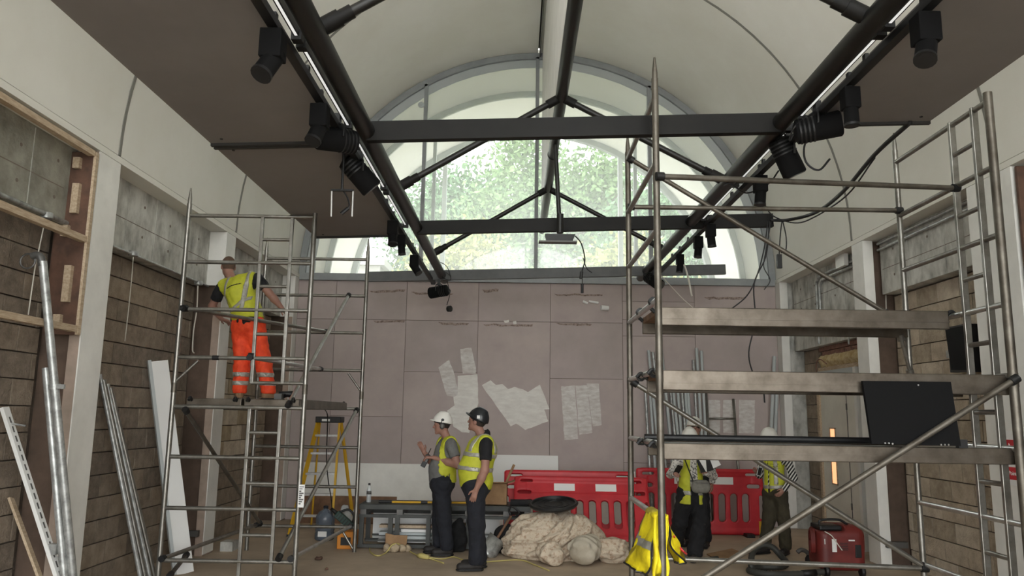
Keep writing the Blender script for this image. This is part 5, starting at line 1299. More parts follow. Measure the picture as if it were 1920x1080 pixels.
def barrier(label, p, yaw, lean, foot=False):
    global _bar
    t = thing('plastic_barrier', label, 'barrier', (0, 0, 0), 'red plastic safety barriers')
    WPOS[t] = V(0, 0, 0)
    if _bar is None: _bar = fb.obj('panel', 'red_plastic', t)
    else: shared('panel', _bar, t, (0, 0, 0))
    for x in (-.24, .36): MB().box((x-.15, -.026, .755), (x+.15, -.0205, .865)).build('reflective_plate', 'plastic_white', t)
    if foot:
        for x in (-.7, .7): MB().prism([V(x-.06, -.22, 0), V(x+.06, -.22, 0), V(x+.06, .22, 0), V(x-.06, .22, 0)], (0, 0, .05)).build('foot', 'black', t)
        MB().box((.88, -.045, .02), (.95, -.03, .22)).build('yellow_marker', 'yellow_fibre', t)
    t.location = p; t.rotation_euler = (lean, 0, yaw)
    return t
barrier('front red plastic barrier leaning behind the dust sheets', V(.96, 11.15, .02), -.02, -.52)
barrier('red plastic barrier leaning behind another at the wall', V(.82, 11.55, .02), .0, -.36)
barrier('upright red plastic barrier behind the walking woman', V(2.84, 12.2, .0), -.0, 0, True)

# ------------------------------------------------------------------ dust sheets and bin lid
def bundle(label, c, r, mt, seed, k=1.0, res=.016, folds=()):
    c = A(*c); f = Field(c - A(*r)*1.25, c + A(*r)*1.25, res)
    f.ell(c, r, k=0)
    rnd = random.Random(seed)
    for i in range(int(9*k)):
        a = rnd.uniform(0, 6.28); h = rnd.uniform(-.5, .75)
        q = math.sqrt(1-h*h); p = c + A(math.cos(a)*q*r[0]*.8, math.sin(a)*q*r[1]*.8, h*r[2]*.85)
        t = p + A(rnd.uniform(-.7, .7)*r[0], rnd.uniform(-.35, .2)*r[1], rnd.uniform(-.5, .05)*r[2])
        f.cap(p, t, .22*min(r), .11*min(r), k=.04)
    for p, q, rr in folds: f.cap(p, q, rr, rr*.8, k=.03)
    X, Y, Z = f.ax[0][:, None, None], f.ax[1][None, :, None], f.ax[2][None, None, :]
    w = np.zeros(f.n, np.float32)
    th = np.arctan2(Y - c[1], X - c[0] - .3*r[0])
    for fr, am in ((6, .040), (12, .020), (21, .007)):
        u = .5*th + Z*1.5 + X*.3 + .34*np.sin(X*3.3 + seed + Z*3) + .22*np.sin(Y*4 + Z*5 + seed*2) + .12*np.sin(X*8.0 - Z*5 + fr)
        w += (am*min(1, min(r)/.3)*(1 - 2*np.abs(np.sin(u*fr*.5 + seed + fr))**.7)).astype(np.float32)
    f.D = f.D - w
    f.plane((0, 0, .004), (0, 0, -1))
    return tag(f.obj('dust_sheet', mt, None), label, 'dust sheet', 'crumpled dust sheets')
def heap(label, c, r, mt, ridges, seed, res=.012):
    c = A(*c); f = Field(c - A(*r)*1.3, c + A(*r)*1.3, res); f.ell(c, r, k=0)
    rnd = random.Random(seed)
    def on(az, el, q): return c + A(math.cos(az)*math.cos(el)*r[0], math.sin(az)*math.cos(el)*r[1], math.sin(el)*r[2])*q
    for i in range(ridges):                 # draped folds running down and across the heap
        az = -2.9 + 2.7*i/ridges + rnd.uniform(-.1, .1); el = rnd.uniform(.65, 1.25); w = rnd.uniform(.02, .04)
        pts = [on(az - .9*t + .10*math.sin(4*t + i), el*(1-t) - .1*t, 1.0 + .02*math.sin(5*t + i)) for t in [k/9 for k in range(10)]]
        for p, q in zip(pts[:-1], pts[1:]): f.cap(p, q, w, w*.97, k=.05)
    X, Y, Z = f.ax[0][:, None, None], f.ax[1][None, :, None], f.ax[2][None, None, :]
    uu = X*5 - Z*13 + 1.6*np.sin(X*5 + seed) + 1.2*np.sin(Z*7 + Y*4)
    w = .020*(1 - 2*np.abs(np.sin(uu))**.8) + .008*(1 - 2*np.abs(np.sin(uu*2.3 + 1.5*np.sin(X*9))))
    f.D = f.D - w.astype(np.float32); f.plane((0, 0, .004), (0, 0, -1))
    return tag(f.obj('dust_sheet', mt, None), label, 'dust sheet', 'crumpled dust sheets')
def roll(label, c, R, L, yaw, mt, seed, res=.010):          # a sheet rolled up, its end showing the spiral
    c = A(*c); f = Field(c - max(R, L) - .12, c + max(R, L) + .12, res); ax = A(math.cos(yaw), math.sin(yaw), .0); sd = A(-math.sin(yaw), math.cos(yaw), 0)
    f.cap(c - ax*L, c + ax*L*.6, R*.92, R*.8, k=0)
    e = c - ax*L*1.0
    for k in range(34):
        a0_, a1_ = k*.32, (k+1)*.32; r0_, r1_ = R*(1.0 - a0_/12.5), R*(1.0 - a1_/12.5)
        f.cap(e + (sd*math.cos(a0_) + A(0, 0, 1)*math.sin(a0_))*r0_ - ax*.05*(1 - r0_/R)*R/.15, e + (sd*math.cos(a1_) + A(0, 0, 1)*math.sin(a1_))*r1_ - ax*.05*(1 - r1_/R)*R/.15, .022, .022, k=.012)
    X, Y, Z = f.ax[0][:, None, None], f.ax[1][None, :, None], f.ax[2][None, None, :]
    al = (X-c[0])*ax[0] + (Y-c[1])*ax[1]
    f.D = f.D - (.010*np.sin(al*34 + 2.5*np.sin(Z*16 + seed)) + .006*np.sin(al*60 + Z*22)).astype(np.float32)
    f.plane((0, 0, .004), (0, 0, -1))
    return tag(f.obj('dust_sheet', mt, None), label, 'dust sheet', 'crumpled dust sheets')
heap('large crumpled cream dust sheet heaped on the floor', (.55, 10.22, .10), (.68, .42, .46), 'cloth_print', 7, 3)
roll('smaller rolled cream dust sheet in front of the big heap', (.42, 9.68, .13), .14, .12, PI/2 + .45, 'cloth_print', 8)
roll('twisted pale grey dust sheet roll at right of the heap', (.90, 9.72, .18), .18, .15, PI/2 - .4, 'cloth_grey', 12)
heap('cream printed dust sheet bundle right of the grey roll', (1.22, 9.88, .11), (.21, .2, .2), 'cloth_print', 6, 9, .011)
heap('flat trailing dust sheet at far right of the heap', (1.36, 10.4, .04), (.34, .26, .12), 'cloth_cream', 5, 15)
lid = thing('bin_lid', 'large black oval plastic lid lying on top of the dust sheets', 'lid', PY(1040, 950, 10.1))
lc = PY(1038, 946, 10.15)
MB().lathe([(.02, 0), (.27, .0), (.275, .03), (.30, .03), (.315, .012), (.31, .0), (.29, -.02), (.02, -.022)][::-1], lc, 32, axis=(-.06, -.17, .98)).build('disc', 'black', lid, smooth=True, angle=50)
nx = Vector((-.06, -.17, .98)).normalized()
for r_ in (.12, .2): MB().tube([lc + nx*.012 + Matrix.Rotation(a*2*PI/24, 3, nx) @ (nx.cross(V(0, 1, 0)).normalized()*r_) for a in range(25)], .006, 6).build('ridge', 'black', lid)

# ------------------------------------------------------------------ bench of dark frames and what is on and under it
yb0, yb1 = 10.50, 11.05
bn = thing('metal_bench', 'low dark grey metal frame bench along the back of the floor', 'bench', (-.9, 10.75, 0))
xb0, xb1 = -2.04, .22
MB().box((xb0, yb0, .50), (xb1, yb1, .57)).build('top_slab', 'bench_grey', bn, bevel=.008)
for y in (yb0+.03, yb1-.03):
    MB().box((xb0, y-.025, .40), (xb1, y+.025, .44)).build('top_rail', 'bench_grey', bn); MB().box((xb0, y-.025, .02), (xb1, y+.025, .06)).build('bottom_rail', 'bench_grey', bn)
    MB().box((xb0+.1, y-.02, .10), (xb1, y+.02, .12)).build('lower_rail', 'bench_grey', bn)
    for x in ((xb0+.04, -1.62, -1.53, -1.12, -1.04, -.60, -.1, xb1-.03) if y < 10.7 else (xb0+.04, -1.1, xb1-.03)):
        MB().box((x-.028, y-.028, .02), (x+.028, y+.028, .42)).build('upright', 'bench_grey', bn)
for x in (-1.98, -1.5, -1.05, -.6, -.1, .18): MB().box((x-.04, yb0, .44), (x+.04, yb1, .505)).build('spacer', 'steel_dark', bn)
bt_ = thing('water_bottle', 'small clear water bottle with dark cap on the bench', 'bottle', PY(691, 944, 10.7))
c = PY(691, 944, 10.7); c.z = .572
MB().lathe([(.03, 0), (.033, .01), (.031, .09), (.033, .1), (.033, .15), (.022, .19), (.013, .21), (.013, .225)], c, 16).build('body', 'clear_plastic', bt_, smooth=True)
MB().lathe([(.015, .222), (.016, .245), (.012, .25)], c, 14).build('cap', 'black', bt_, smooth=True, angle=40)
MB().lathe([(.0338, .105), (.0338, .145)], c, 16).build('label', 'steel_dark', bt_, smooth=True)
ht = thing('yellow_handle_tool', 'long tool with yellow shaft and black grips lying on the bench', 'tool', PY(790, 940, 10.6))
a, b = V(-1.80, 10.62, .59), V(-.55, 10.62, .592)
MB().tube([a.lerp(b, .1), b], .014, 10).build('shaft', 'yellow_fibre', ht, smooth=True, angle=40); MB().tube([a, a.lerp(b, .14)], .018, 10).tube([a.lerp(b, .45), a.lerp(b, .52)], .0175, 10).build('grip', 'black', ht, smooth=True, angle=40)
pr = MB().tube([V(-.05, 10.6, .61), V(.24, 10.6, .61)], .042, 14).build('black_roll', 'black_soft', None, smooth=True, angle=40); tag(pr, 'short black roll lying on the right end of the bench', 'roll')
cbx = thing('cardboard_box', 'open cardboard box holding rolled tubes on the bench', 'box', (-.25, 10.72, .571))
bx0, bx1, by0, by1, bz0, bz1 = -.42, -.09, 10.58, 10.86, .573, .85
for q_ in (((bx0, by0, bz0), (bx1, by0+.008, bz1)), ((bx0, by1-.008, bz0), (bx1, by1, bz1)), ((bx0, by0, bz0), (bx0+.008, by1, bz1)), ((bx1-.008, by0, bz0), (bx1, by1, bz1)), ((bx0, by0, bz0), (bx1, by1, bz0+.008))): MB().box(*q_).build('side', 'cardboard', cbx)
MB().prism([V(bx1, by0, bz1), V(bx1, by1, bz1), V(bx1+.10, by1, bz1+.03), V(bx1+.10, by0, bz1+.03)], (0, 0, .006)).build('flap', 'cardboard', cbx)
MB().prism([V(bx0, by0, bz1), V(bx1, by0, bz1), V(bx1, by0-.09, bz1+.02), V(bx0, by0-.09, bz1+.02)], (0, 0, .006)).build('flap', 'cardboard', cbx)
for k, (dx_, tx, h_) in enumerate(((-.10, -.07, .42), (-.05, -.03, .38), (.03, .22, .36))):
    p_ = V((bx0+bx1)/2 + dx_, 10.72, bz0+.02)
    tag(MB().tube([p_, p_ + V(tx*1.0, 0, h_+.14)], .018, 10).build('paper_tube', 'cardboard', None, smooth=True, angle=40), ['leftmost', 'middle', 'rightmost leaning'][k] + ' brown paper tube standing in the cardboard box', 'tube', 'paper tubes in the cardboard box')
# planks and foam under the bench
for k, (x_, l_, y_, z_, m_x) in enumerate(((-1.5, .9, 10.72, .08, 'plastic_white'), (-1.3, 1.0, 10.75, .12, 'frame_light'), (-1.4, 1.1, 10.8, .165, 'frame_light'), (-1.25, .8, 10.74, .21, 'plastic_white'), (-1.45, 1.0, 10.8, .255, 'timber'), (-.5, .7, 10.78, .09, 'plastic_white'), (-.45, .8, 10.8, .14, 'frame_light'))):
    o = MB().obox((x_ + .15, y_, z_+.005), l_/2, .07, .018, Euler((0, 0, .03*((k % 3)-1))).to_matrix()).build('plank', m_x)
    tag(o, ['lowest white', 'second grey', 'third grey', 'upper white', 'topmost timber', 'short white', 'short grey'][k] + (' plank in the left pile under the bench' if k < 5 else ' plank under the right part of the bench'), 'plank', 'offcut planks under the bench')
tag(MB().box((-1.95, 11.1, .03), (-.2, 11.12, .40)).build('white_sheet', 'plastic_white'), 'white sheet standing on edge behind the low metal bench', 'sheet')
fmx = MB().prism([V(-1.06, 10.68, .33), V(-.72, 10.68, .38), V(-.66, 10.68, .36), V(-.80, 10.68, .20), V(-.90, 10.68, .28)], (0, .05, 0)).build('foam_offcut', 'plastic_white', None, recalc=True)
tag(fmx, 'pointed white foam board offcut stuck under the bench', 'foam')

# ------------------------------------------------------------------ boards leaning on the end wall
def lean_board(label, x0_, x1_, z1_, yb_, yt, mt, name='leaning_board', th=.02, z0_=.0, cat='board'):
    return tag(MB().prism([V(x0_, yb_, z0_), V(x1_, yb_, z0_), V(x1_, yt, z1_), V(x0_, yt, z1_)], (0, th, 0)).build(name, mt, None, recalc=True), label, cat, 'boards along the end wall')
lean_board('long white board along the foot of the end wall', -3.5, -1.15, .93, 12.95, 13.15, 'white_paint')
lean_board('white board standing behind the red barriers', -.62, .72, 1.10, 12.75, 13.12, 'plastic_white')
lean_board('low white sheet continuing behind the barriers to the right', .75, 2.0, .86, 12.9, 13.14, 'white_paint')
lean_board('low brown timber board behind the yellow stepladder', -3.5, -1.9, .42, 12.82, 12.91, 'timber_dark')

# ------------------------------------------------------------------ step ladder, jug, tools left of the bench
sl_ = thing('stepladder', 'yellow fibreglass stepladder with aluminium treads against the end wall', 'stepladder', (-2.75, 12.0, 0))
tL, tR = PY(597, 790, 11.9), PY(637, 790, 11.9); yy0 = 11.45
bL, bR = V(-3.20, yy0, .0), V(-2.60, yy0, 0)
for p_, q_ in ((bL, tL), (bR, tR)): MB().bar(p_, q_, .03, .065).build('front_stile', 'yellow_fibre', sl_)
for s_, q_ in ((0, tL), (1, tR)): MB().bar(V((bL if not s_ else bR).x + (.05 if not s_ else .12), 12.45, 0), q_ + V(0, .1, -.02), .025, .05).build('rear_stile', 'yellow_fibre', sl_)
for t_ in (.17, .35, .53, .71, .87): MB().bar(bL.lerp(tL, t_) + V(0, .03, 0), bR.lerp(tR, t_) + V(0, .03, 0), .09, .03).build('tread', 'alu_bright', sl_)
tc_ = (tL + tR)/2
MB().box(tc_ + V(-.19, -.08, -.02), tc_ + V(.19, .2, .07)).build('top_cap', 'black', sl_, bevel=.01)
MB().box(tc_ + V(-.09, -.083, .0), tc_ + V(.03, -.079, .035)).build('top_label', 'plastic_white', sl_)
for p_ in (bL, bR): MB().box(p_ + V(-.03, -.04, 0), p_ + V(.03, .04, .03)).build('foot', 'black', sl_)
jg = thing('water_jug', 'large blue tinted plastic water jug on the floor by the stepladder', 'jug', PZ(608, 1012, 0))
c = PZ(608, 1012, 0)
MB().lathe([(.12, 0), (.135, .02), (.135, .09), (.125, .11), (.135, .13), (.135, .2), (.125, .22), (.135, .24), (.13, .32), (.09, .38), (.035, .41), (.032, .43)], c, 22).build('body', 'jug_blue', jg, smooth=True)
MB().lathe([(.034, .425), (.036, .455), (.03, .46)], c, 14).build('cap', 'navy', jg, smooth=True, angle=40)
MB().box(c + V(-.06, -.14, .06), c + V(.06, -.134, .13)).build('label', 'plastic_white', jg)
gm_ = thing('power_tool', 'green and black power tool with ribbed body on the orange box', 'tool', PY(645, 975, 11.0))
c = PY(645, 975, 11.0)
Rr = Euler((0, .7, .1)).to_matrix()
MB().obox(c, .14, .06, .05, Rr).build('housing', 'grille_green', gm_, bevel=.015)
for k in range(6): MB().obox(c + Rr @ V(-.11 + k*.04, -.062, 0), .008, .004, .045, Rr).build('vent_slat', 'black', gm_)
MB().tube(spline([c + Rr @ V(-.12, 0, .03), c + Rr @ V(-.05, 0, .14), c + Rr @ V(.06, 0, .13), c + Rr @ V(.12, 0, .04)]), .016, 8).build('handle', 'black', gm_, smooth=True)
MB().cyl(c + Rr @ V(-.13, 0, 0), c + Rr @ V(-.24, 0, .0), .03, .02).build('nose', 'black', gm_, smooth=True)
ob_ = thing('orange_case', 'orange tool case with dark face on the floor beside the bench', 'case', PZ(648, 1030, 0))
c = PZ(648, 1030, 0)
MB().box(c + V(-.12, 0, 0), c + V(.13, .26, .22)).build('shell', 'orange_box', ob_, bevel=.012); MB().box(c + V(-.07, -.006, .05), c + V(.06, .0, .15)).build('face_plate', 'black', ob_)
MB().tube(spline([c + V(-.07, .13, .22), c + V(-.05, .13, .27), c + V(.06, .13, .27), c + V(.08, .13, .22)]), .012, 8).build('handle', 'black', ob_)
bgp = thing('plastic_bag', 'crumpled clear plastic bag standing behind the green power tool', 'bag', (PY(650, 960, 11.25)))
c = A(*PZ(650, 1012, 0)); c[2] = .26; f = Field(c - .3, c + .35, .014)
f.cap(c + A(0, 0, -.16), c + A(-.05, 0, .18), .10, .04, k=.05).cap(c + A(.06, 0, -.14), c + A(.10, 0, .16), .07, .03, k=.05); f.fold(.018, 30, 3.0); f.obj('sheet', 'clear_plastic', bgp)

# shovel, bags, cable and rubble near the bench
sv = thing('shovel', 'steel shovel with D handle leaning by the bench', 'shovel', PZ(925, 1045, 0))
p0, p1 = PY(912, 1042, 10.0), PY(958, 968, 10.35)
p0.z = max(p0.z, .03); d = (p1 - p0).normalized()
MB().tube([p0 + d*.26, p1], .017, 10).build('shaft', 'timber_dark', sv, smooth=True)
x_ = d.cross(V(0, 1, 0)).normalized()
MB().tube(spline([p1, p1 + d*.05 + x_*.06, p1 + d*.12 + x_*.06, p1 + d*.12 - x_*.06, p1 + d*.05 - x_*.06, p1]), .012, 8).build('d_grip', 'black', sv, smooth=True)
MB().grid([[p0 + d*t + x_*w*(.11 if t > .02 else .07) + V(0, -.02 + .05*w*w, 0) for w in (-1, -.5, 0, .5, 1)] for t in (0, .06, .15, .28)]).build('blade', 'galv', sv, smooth=True).modifiers.new('solid', 'SOLIDIFY').thickness = .004
def sack(label, px, py, r, mt, seed, name='black_sack'):
    c = A(*PZ(px, py, 0)); c[2] = r[2]*.8; f = Field(c - A(*r)*1.3, c + A(*r)*1.3, .014); f.ell(c, r, k=0).cap(c + A(0, 0, r[2]*.5), c + A(r[0]*.3, 0, r[2]*1.05), .06, .03, k=.08); f.fold(.014, 26, seed); f.plane((0, 0, .003), (0, 0, -1))
    return tag(f.obj(name, mt, None), label, 'bag')
sack('slumped black sack on the floor between the two workers', 857, 1034, (.13, .11, .21), 'black_soft', 2.0)
sack('black sack behind the shovel at left of the dust sheets', 945, 1036, (.17, .12, .18), 'black_soft', 5.0)
bbx = MB().box(PZ(862, 1030, 0) + V(0, .1, 0), PZ(884, 1030, 0) + V(0, .3, .30)).build('brown_carton', 'cardboard', None, bevel=.006); tag(bbx, 'small brown carton on the floor behind the black helmeted worker', 'carton')
crt = thing('cardboard_carton', 'torn brown carton with stones on the floor before the bench', 'carton', PZ(738, 1034, 0))
c = PZ(738, 1034, 0)
MB().prism([c + V(-.11, 0, 0), c + V(.0, 0, 0), c + V(.0, .02, .2), c + V(-.12, .03, .22)], (0, .008, 0)).build('side', 'cardboard', crt); MB().prism([c + V(.0, 0, 0), c + V(.15, .06, 0), c + V(.16, .08, .19), c + V(.0, .02, .2)], (0, .008, 0)).build('side', 'cardboard', crt)
MB().prism([c + V(-.11, .0, 0), c + V(-.11, .2, 0), c + V(-.12, .2, .2), c + V(-.12, .03, .22)], (.008, 0, 0)).build('side', 'cardboard', crt)
for k, (dx_, dy_, r_) in enumerate(((-.07, -.07, .055), (.03, -.08, .06), (.12, -.04, .05), (.18, .0, .045))):
    cc = c + V(dx_, dy_, r_*.9); P = []
    f = Field(A(*cc) - r_*1.5, A(*cc) + r_*1.5, .012); f.ell(A(*cc), (r_, r_*.9, r_), k=0); f.fold(.012, 40, k*1.7); f.plane((0, 0, .003), (0, 0, -1))
    tag(f.obj('stone', 'block_pale', None), ['leftmost', 'second', 'third', 'rightmost'][k] + ' rubble stone beside the torn carton', 'stone', 'rubble stones by the torn carton')
G = lambda x, y, z=.012: PZ(x, y, z)
ec = thing('extension_lead', 'pale yellow extension lead coiled on the floor with inline connector', 'cable', PZ(795, 1043, 0))
MB().tube(spline([G(745, 1030), G(720, 1022), G(697, 1022), G(694, 1034), G(708, 1042), G(724, 1036), G(735, 1022, .1), G(748, 1020, .1), G(762, 1030), G(780, 1040), G(790, 1043, .03)], 6), .009, 6).build('lead', 'cable_yellow', ec, smooth=True)
MB().tube(spline([G(800, 1045, .03), G(815, 1050), G(832, 1056)], 6), .009, 6).build('lead', 'cable_yellow', ec, smooth=True)
MB().tube(spline([G(803, 1045, .03), G(830, 1048), G(850, 1044), G(870, 1050), G(900, 1054), G(930, 1052), G(975, 1050), G(1000, 1058), G(1030, 1070)], 6), .008, 6).build('lead', 'cable_yellow', ec, smooth=True)
MB().tube([G(783, 1041, .035), G(790, 1042, .035), G(803, 1045, .035)], [.022, .035, .024], 10).build('connector', 'cable_yellow', ec, smooth=True)
blk = MB().box(PZ(412, 1034, 0), PZ(436, 1034, 0) + V(0, .2, .115)).build('concrete_block', 'concrete'); tag(blk, 'small loose concrete block on the floor inside the left tower', 'block')
for k, (x_, y_) in enumerate(((597, 1047), (612, 1066))):
    cc = A(*PZ(x_, y_, .02)); f = Field(cc - .1, cc + .1, .01); f.ell(cc, (.05 - .03*k, .04 - .02*k, .025 - .01*k), k=0); f.fold(.008, 60, k); f.plane((0, 0, .003), (0, 0, -1))
    tag(f.obj('debris', 'ply_brown', None), ['crumpled brown debris', 'tiny brown crumb'][k] + ' on the floor right of the left tower', 'debris')

# ------------------------------------------------------------------ poles leaning on the end wall, right
ORD = 'third fourth fifth sixth seventh eighth ninth tenth eleventh twelfth thirteenth fourteenth fifteenth first second'.split()
poles = [((1216, 657), (1250, 985)), ((1224, 660), (1262, 985)), ((1240, 655), (1275, 985)), ((1248, 735), (1272, 985)), ((1256, 720), (1282, 985)), ((1262, 730), (1290, 985)), ((1271, 735), (1292, 985)), ((1278, 725), (1300, 985)), ((1285, 733), (1303, 985)), ((1290, 735), (1308, 985)), ((1300, 675), (1318, 985)), ((1306, 653), (1326, 985)), ((1315, 658), (1332, 985)), ((1210, 735), (1225, 985)), ((1219, 735), (1236, 985))]
for k, (a, b) in enumerate(poles):
    p_, q_ = PY(a[0], a[1], 13.12), PY(b[0], b[1], 12.75); q_.z = 0
    o = MB().tube([q_, p_], .025, 10).build('scaffold_pole', ['frame_light', 'galv', 'frame_light'][k % 3], None, smooth=True, angle=40)
    tag(o, ORD[k] + ' silver scaffold pole, counted from left, leaning behind the walking woman', 'pole', 'poles leaning on the end wall behind the woman')
for k, (a, b) in enumerate((((1452, 668), (1438, 985)), ((1457, 720), (1447, 985)))):
    p_, q_ = PY(a[0], a[1], 13.1), PY(b[0], b[1], 12.9); q_.z = 0
    tag(MB().tube([q_, p_], .03, 10).build('scaffold_pole', 'frame_light', None, smooth=True, angle=40), ['taller', 'shorter'][k] + ' pale pole standing in the right back corner', 'pole')
fr = thing('scaffold_section', 'small aluminium scaffold frame leaning on the three paint strips', 'scaffold frame', PY(1355, 985, 12.8))
for a, b in (((1324, 735), (1338, 985)), ((1375, 748), (1392, 985))):
    q_ = PY(b[0], b[1], 12.75); q_.z = 0; MB().tube([q_, PY(a[0], a[1], 13.1)], .022, 10).build('post', 'alu', fr, smooth=True)
for y_ in (785, 850, 915): MB().tube([PY(1327 + (y_-735)*.055, y_, 13.0 - (y_-735)*.0012), PY(1377 + (y_-748)*.07, y_, 13.0 - (y_-735)*.0012)], .018, 8).build('rung', 'alu', fr, smooth=True)

# ------------------------------------------------------------------ red vacuum, hose and grinder
vc = thing('dust_extractor', 'dull red wheeled dust extractor on the floor by the right wall', 'vacuum', PZ(1580, 1070, 0))
vx, vyy = 3.74, 9.35
f = F2((vx-.36, vyy-.32, .02), (vx+.36, vyy+.32, .66), .014)
f.rbox((vx, vyy, .30), (.27, .21, .24), .10); f.rbox((vx+.05, vyy, .40), (.21, .19, .16), .09, k=.05); f.rbox((vx-.11, vyy-.1, .60), (.15, .16, .10), .03, cut=True)
f.obj('body', 'vac_red', vc)
MB().box((vx-.24, vyy-.16, .50), (vx+.02, vyy+.14, .56)).build('top_deck', 'black', vc, bevel=.02)
MB().tube(spline([(vx-.22, vyy-.1, .55), (vx-.2, vyy-.1, .61), (vx+.0, vyy-.1, .62), (vx+.1, vyy-.1, .57)]), .014, 8).build('handle', 'black', vc, smooth=True)
MB().box((vx+.13, vyy-.222, .22), (vx+.20, vyy-.205, .36)).build('socket_panel', 'black', vc, bevel=.006)
MB().box((vx-.13, vyy-.222, .28), (vx-.08, vyy-.206, .42)).box((vx-.21, vyy-.205, .36), (vx-.17, vyy-.19, .42)).build('paper_label', 'plastic_white', vc)
MB().box((vx+.06, vyy-.216, .40), (vx+.13, vyy-.206, .415)).build('printed_name', 'plastic_white', vc)
for k in range(5): MB().box((vx-.04, vyy-.216, .30+k*.018), (vx+.05, vyy-.206, .308+k*.018)).build('vent', 'black', vc)
MB().tube(spline([(vx-.2, vyy-.2, .5), (vx-.14, vyy-.24, .46), (vx-.08, vyy-.23, .38), (vx-.02, vyy-.22, .3)]), .006, 6).build('lead', 'cord_white', vc)
for k in range(4): MB().tube([V(vx-.29 + .012*math.cos(a) - k*.012, vyy-.1 + .06*math.cos(a), .38 + .13*math.sin(a)) for a in [i*2*PI/20 for i in range(21)]], .01, 6).build('coiled_lead', 'vac_red', vc, smooth=True)
for x_ in (-.2, .2):
    MB().lathe([(.02, -.02), (.06, -.02), (.07, 0), (.06, .02), (.02, .02)], (vx+x_, vyy-.2, .07), 16, axis=(1, 0, 0)).build('wheel', 'black', vc, smooth=True, angle=40)
hs = thing('vacuum_hose', 'thick grey hose looped on the floor left of the dust extractor', 'hose', PZ(1440, 1060, 0))
hp_ = [G(1412, 1068, .04), G(1408, 1058, .10), PY(1412, 1035, 9.6), PY(1428, 1022, 9.6), PY(1448, 1026, 9.6), PY(1462, 1040, 9.6), G(1475, 1056, .05), G(1460, 1063, .05), G(1425, 1064, .04), G(1405, 1070, .04), G(1440, 1076, .04), G(1500, 1076, .04), G(1545, 1072, .06)]
hp_ = spline(hp_, 14)
MB().tube(hp_, [.034 + .003*(i % 2) for i in range(len(hp_))], 10).build('hose', 'hose_grey', hs, smooth=True)
MB().tube([hp_[-14], hp_[-6]], .040, 12).build('cuff', 'black', hs, smooth=True)
gr_ = thing('floor_grinder', 'small black power tool with a pale nozzle left of the dust extractor', 'tool', PZ(1522, 1062, 0))
c = PZ(1522, 1060, 0)
MB().lathe([(.05, 0), (.075, .02), (.075, .08), (.05, .12), (.02, .13)], c, 18).build('motor', 'black', gr_, smooth=True, angle=40)
MB().tube(spline([c + V(0, 0, .1), c + V(-.06, 0, .16), c + V(-.12, 0, .18), c + V(-.17, 0, .15)]), [.026]*19, 10).build('nozzle', 'steel_dark', gr_, smooth=True)
MB().tube([c + V(.05, 0, .06), c + V(.16, 0, .05)], .02, 10).build('grip', 'vac_red', gr_, smooth=True)
fl = MB().prism([G(1325, 1040, .004), G(1372, 1030, .004), G(1398, 1040, .004), G(1345, 1052, .004)], (0, 0, .012)).build('cardboard_sheet', 'cardboard', None, recalc=True); tag(fl, 'flat cardboard scrap on the floor behind the diagonal brace', 'cardboard')
h2 = MB().tube(spline([G(1265, 1042, .03), G(1290, 1048, .03), G(1320, 1050, .03), G(1345, 1046, .03)], 8), .026, 8).build('hose_piece', 'hose_grey', None, smooth=True); tag(h2, 'short grey hose on the floor at the feet of the woman', 'hose')

# ------------------------------------------------------------------ things leaning on the left wall
def pole(label, a, b, r, mt, name='steel_tube', group=None, ring=None):
    o = MB().tube([b, a], r, 14).build(name, mt, None, smooth=True, angle=40); tag(o, label, 'tube', group)
    return o
XB = XL - .30
def foot(px, py, X): p_ = PX(px, py, X); return p_
def lean(px, py, Xtop, qx, qy, Xbot):          # from a point at the wall to where the line meets the floor
    a = PX(px, py, Xtop); b = PX(qx, qy, Xbot); d = (b - a); t = a.z/(a.z - b.z) if a.z != b.z else 1
    return a, a + d*t
a, b = lean(80, 490, XL - .02, 136, 1075, -3.45); o = pole('tall silver steel tube leaning on the left wall by the pilaster', a, b, .032, 'galv')
MB().tube(spline([a + V(0, 0, -.04), a + V(-.02, 0, .03), a + V(-.05, 0, .05), a + V(-.09, 0, .04)]), .03, 10).build('bent_end', 'steel_dark', o, smooth=True)
MB().tube([V(*( a + Vector((.06*math.cos(t), 0, .06*math.sin(t))) + Vector((-.12, 0, 0)))) for t in [i*2*PI/16 for i in range(17)]], .008, 6).build('wire_ring', 'steel_dark', o)
k_ = a.lerp(b, .34)
MB().tube([k_ - (b-a).normalized()*.02, k_ + (b-a).normalized()*.02], .044, 14).obox(k_ + V(.06, -.02, 0), .03, .012, .018).build('clamp', 'galv', o, smooth=True, angle=40)
a, b = lean(86, 690, XL - .02, 120, 1075, -3.50); pole('shorter steel tube clamped behind the tall one by the pilaster', a, b, .03, 'galv')
for k, (p_, q_) in enumerate((((187, 702), (262, 1075)), ((194, 712), (270, 1075)), ((201, 720), (279, 1075)), ((207, 727), (288, 1075)))):
    a, b = lean(*p_, XB, *q_, -3.62)
    o = pole(['leftmost', 'second', 'third', 'rightmost'][k] + ' grey tube of the bundle leaning on the blocks', a, b, .021 + .003*(k % 2), 'alu' if k % 2 else 'galv', group='tube bundle on the left blockwork')
a, b = lean(290, 676, XB + .02, 338, 1075, -3.60)
wbx = thing('white_board', 'tall narrow white panel leaning behind the near post of the left tower', 'panel', b)
dv = (a - b).normalized(); yv = V(0, 1, 0)
MB().bar(b + V(.03, .05, 0), a + V(.03, .05, 0), .18, .022, up=(.65, -.76, 0)).build('board', 'plastic_white', wbx); MB().bar(b + V(-.055, -.02, 0), a + V(-.055, -.02, 0), .035, .05, up=(.65, -.76, 0)).build('edge_channel', 'frame_light', wbx)
a, b = lean(8, 764, XB, 108, 1075, -3.55)
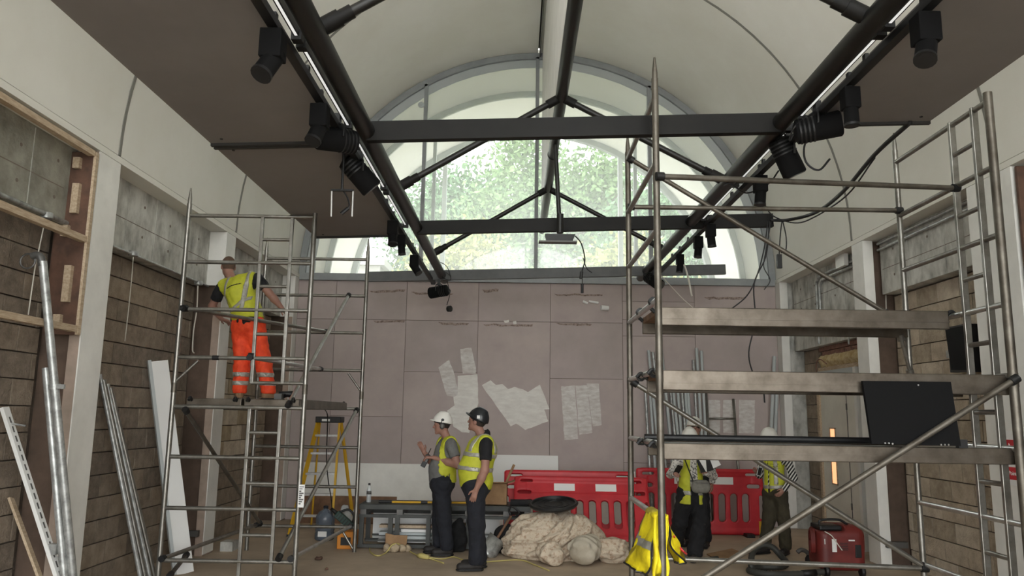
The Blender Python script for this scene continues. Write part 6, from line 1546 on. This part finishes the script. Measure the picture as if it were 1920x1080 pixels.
wp = thing('printed_profile', 'white printed metal profile leaning at the lower left corner', 'profile', b)
MB().bar(b, a, .075, .03, up=(1, 0, 0)).build('strip', 'plastic_white', wp)
for k in range(22):
    p_ = b.lerp(a, .05 + k*.042); MB().bar(p_ + V(.0175, -.0, 0), p_ + V(.0175, 0, 0) + (a-b).normalized()*.05, .016, .002, up=(1, 0, 0)).build('print_mark', 'steel_dark', wp)
p_ = b.lerp(a, .93); MB().tube([p_, p_ + V(.12, .02, -.02)], .008, 8).build('bolt', 'galv', wp); p_ = b.lerp(a, .38); MB().obox(p_ + V(.03, 0, 0), .035, .03, .04).build('bracket', 'galv', wp)
a, b = lean(20, 934, XB, 72, 1075, -3.7); tag(MB().bar(b, a, .06, .02, up=(1, 0, 0)).build('timber_lath', 'timber', None), 'bare timber lath leaning at the lower left corner', 'lath')

# drill by the worker's boot, lead from the tower deck, brackets at the column feet
dl = thing('cordless_drill', 'black cordless tool lying on the tower deck by the worker\'s boot', 'drill', PY(540, 752, 8.6))
c = PY(540, 752, 8.6); c.z = 1.925
MB().tube([c + V(-.10, 0, .02), c + V(.04, 0, .02), c + V(.08, 0, .02)], [.03, .035, .018], 12).build('body', 'black', dl, smooth=True, angle=40)
MB().bar(c + V(-.03, 0, .01), c + V(-.06, -.1, -.02), .035, .04).build('handle', 'black', dl); MB().obox(c + V(-.065, -.13, -.01), .04, .035, .03).build('battery', 'steel_dark', dl)
tag(MB().tube(spline([PY(556, 752, 8.3), PY(590, 758, 9.2), PY(612, 772, 10.2), PY(614, 800, 10.4), PY(612, 860, 10.6), PY(616, 905, 10.8), PY(622, 945, 11.0), PZ(622, 1005, .02)], 6), .007, 6).build('hanging_cable', 'cable_black', None, smooth=True), 'black lead dropping from the left tower past the stepladder', 'cable')
for w_, xx, sgx in ((wall_left, XL, 1), (wall_right, XR, -1)):
    for y_ in (9.74, 6.6): MB().box((xx - sgx*.30, y_-.02, .24), (xx - sgx*.05, y_+.04, .31)).build('base_bracket', 'steel_dark', w_)
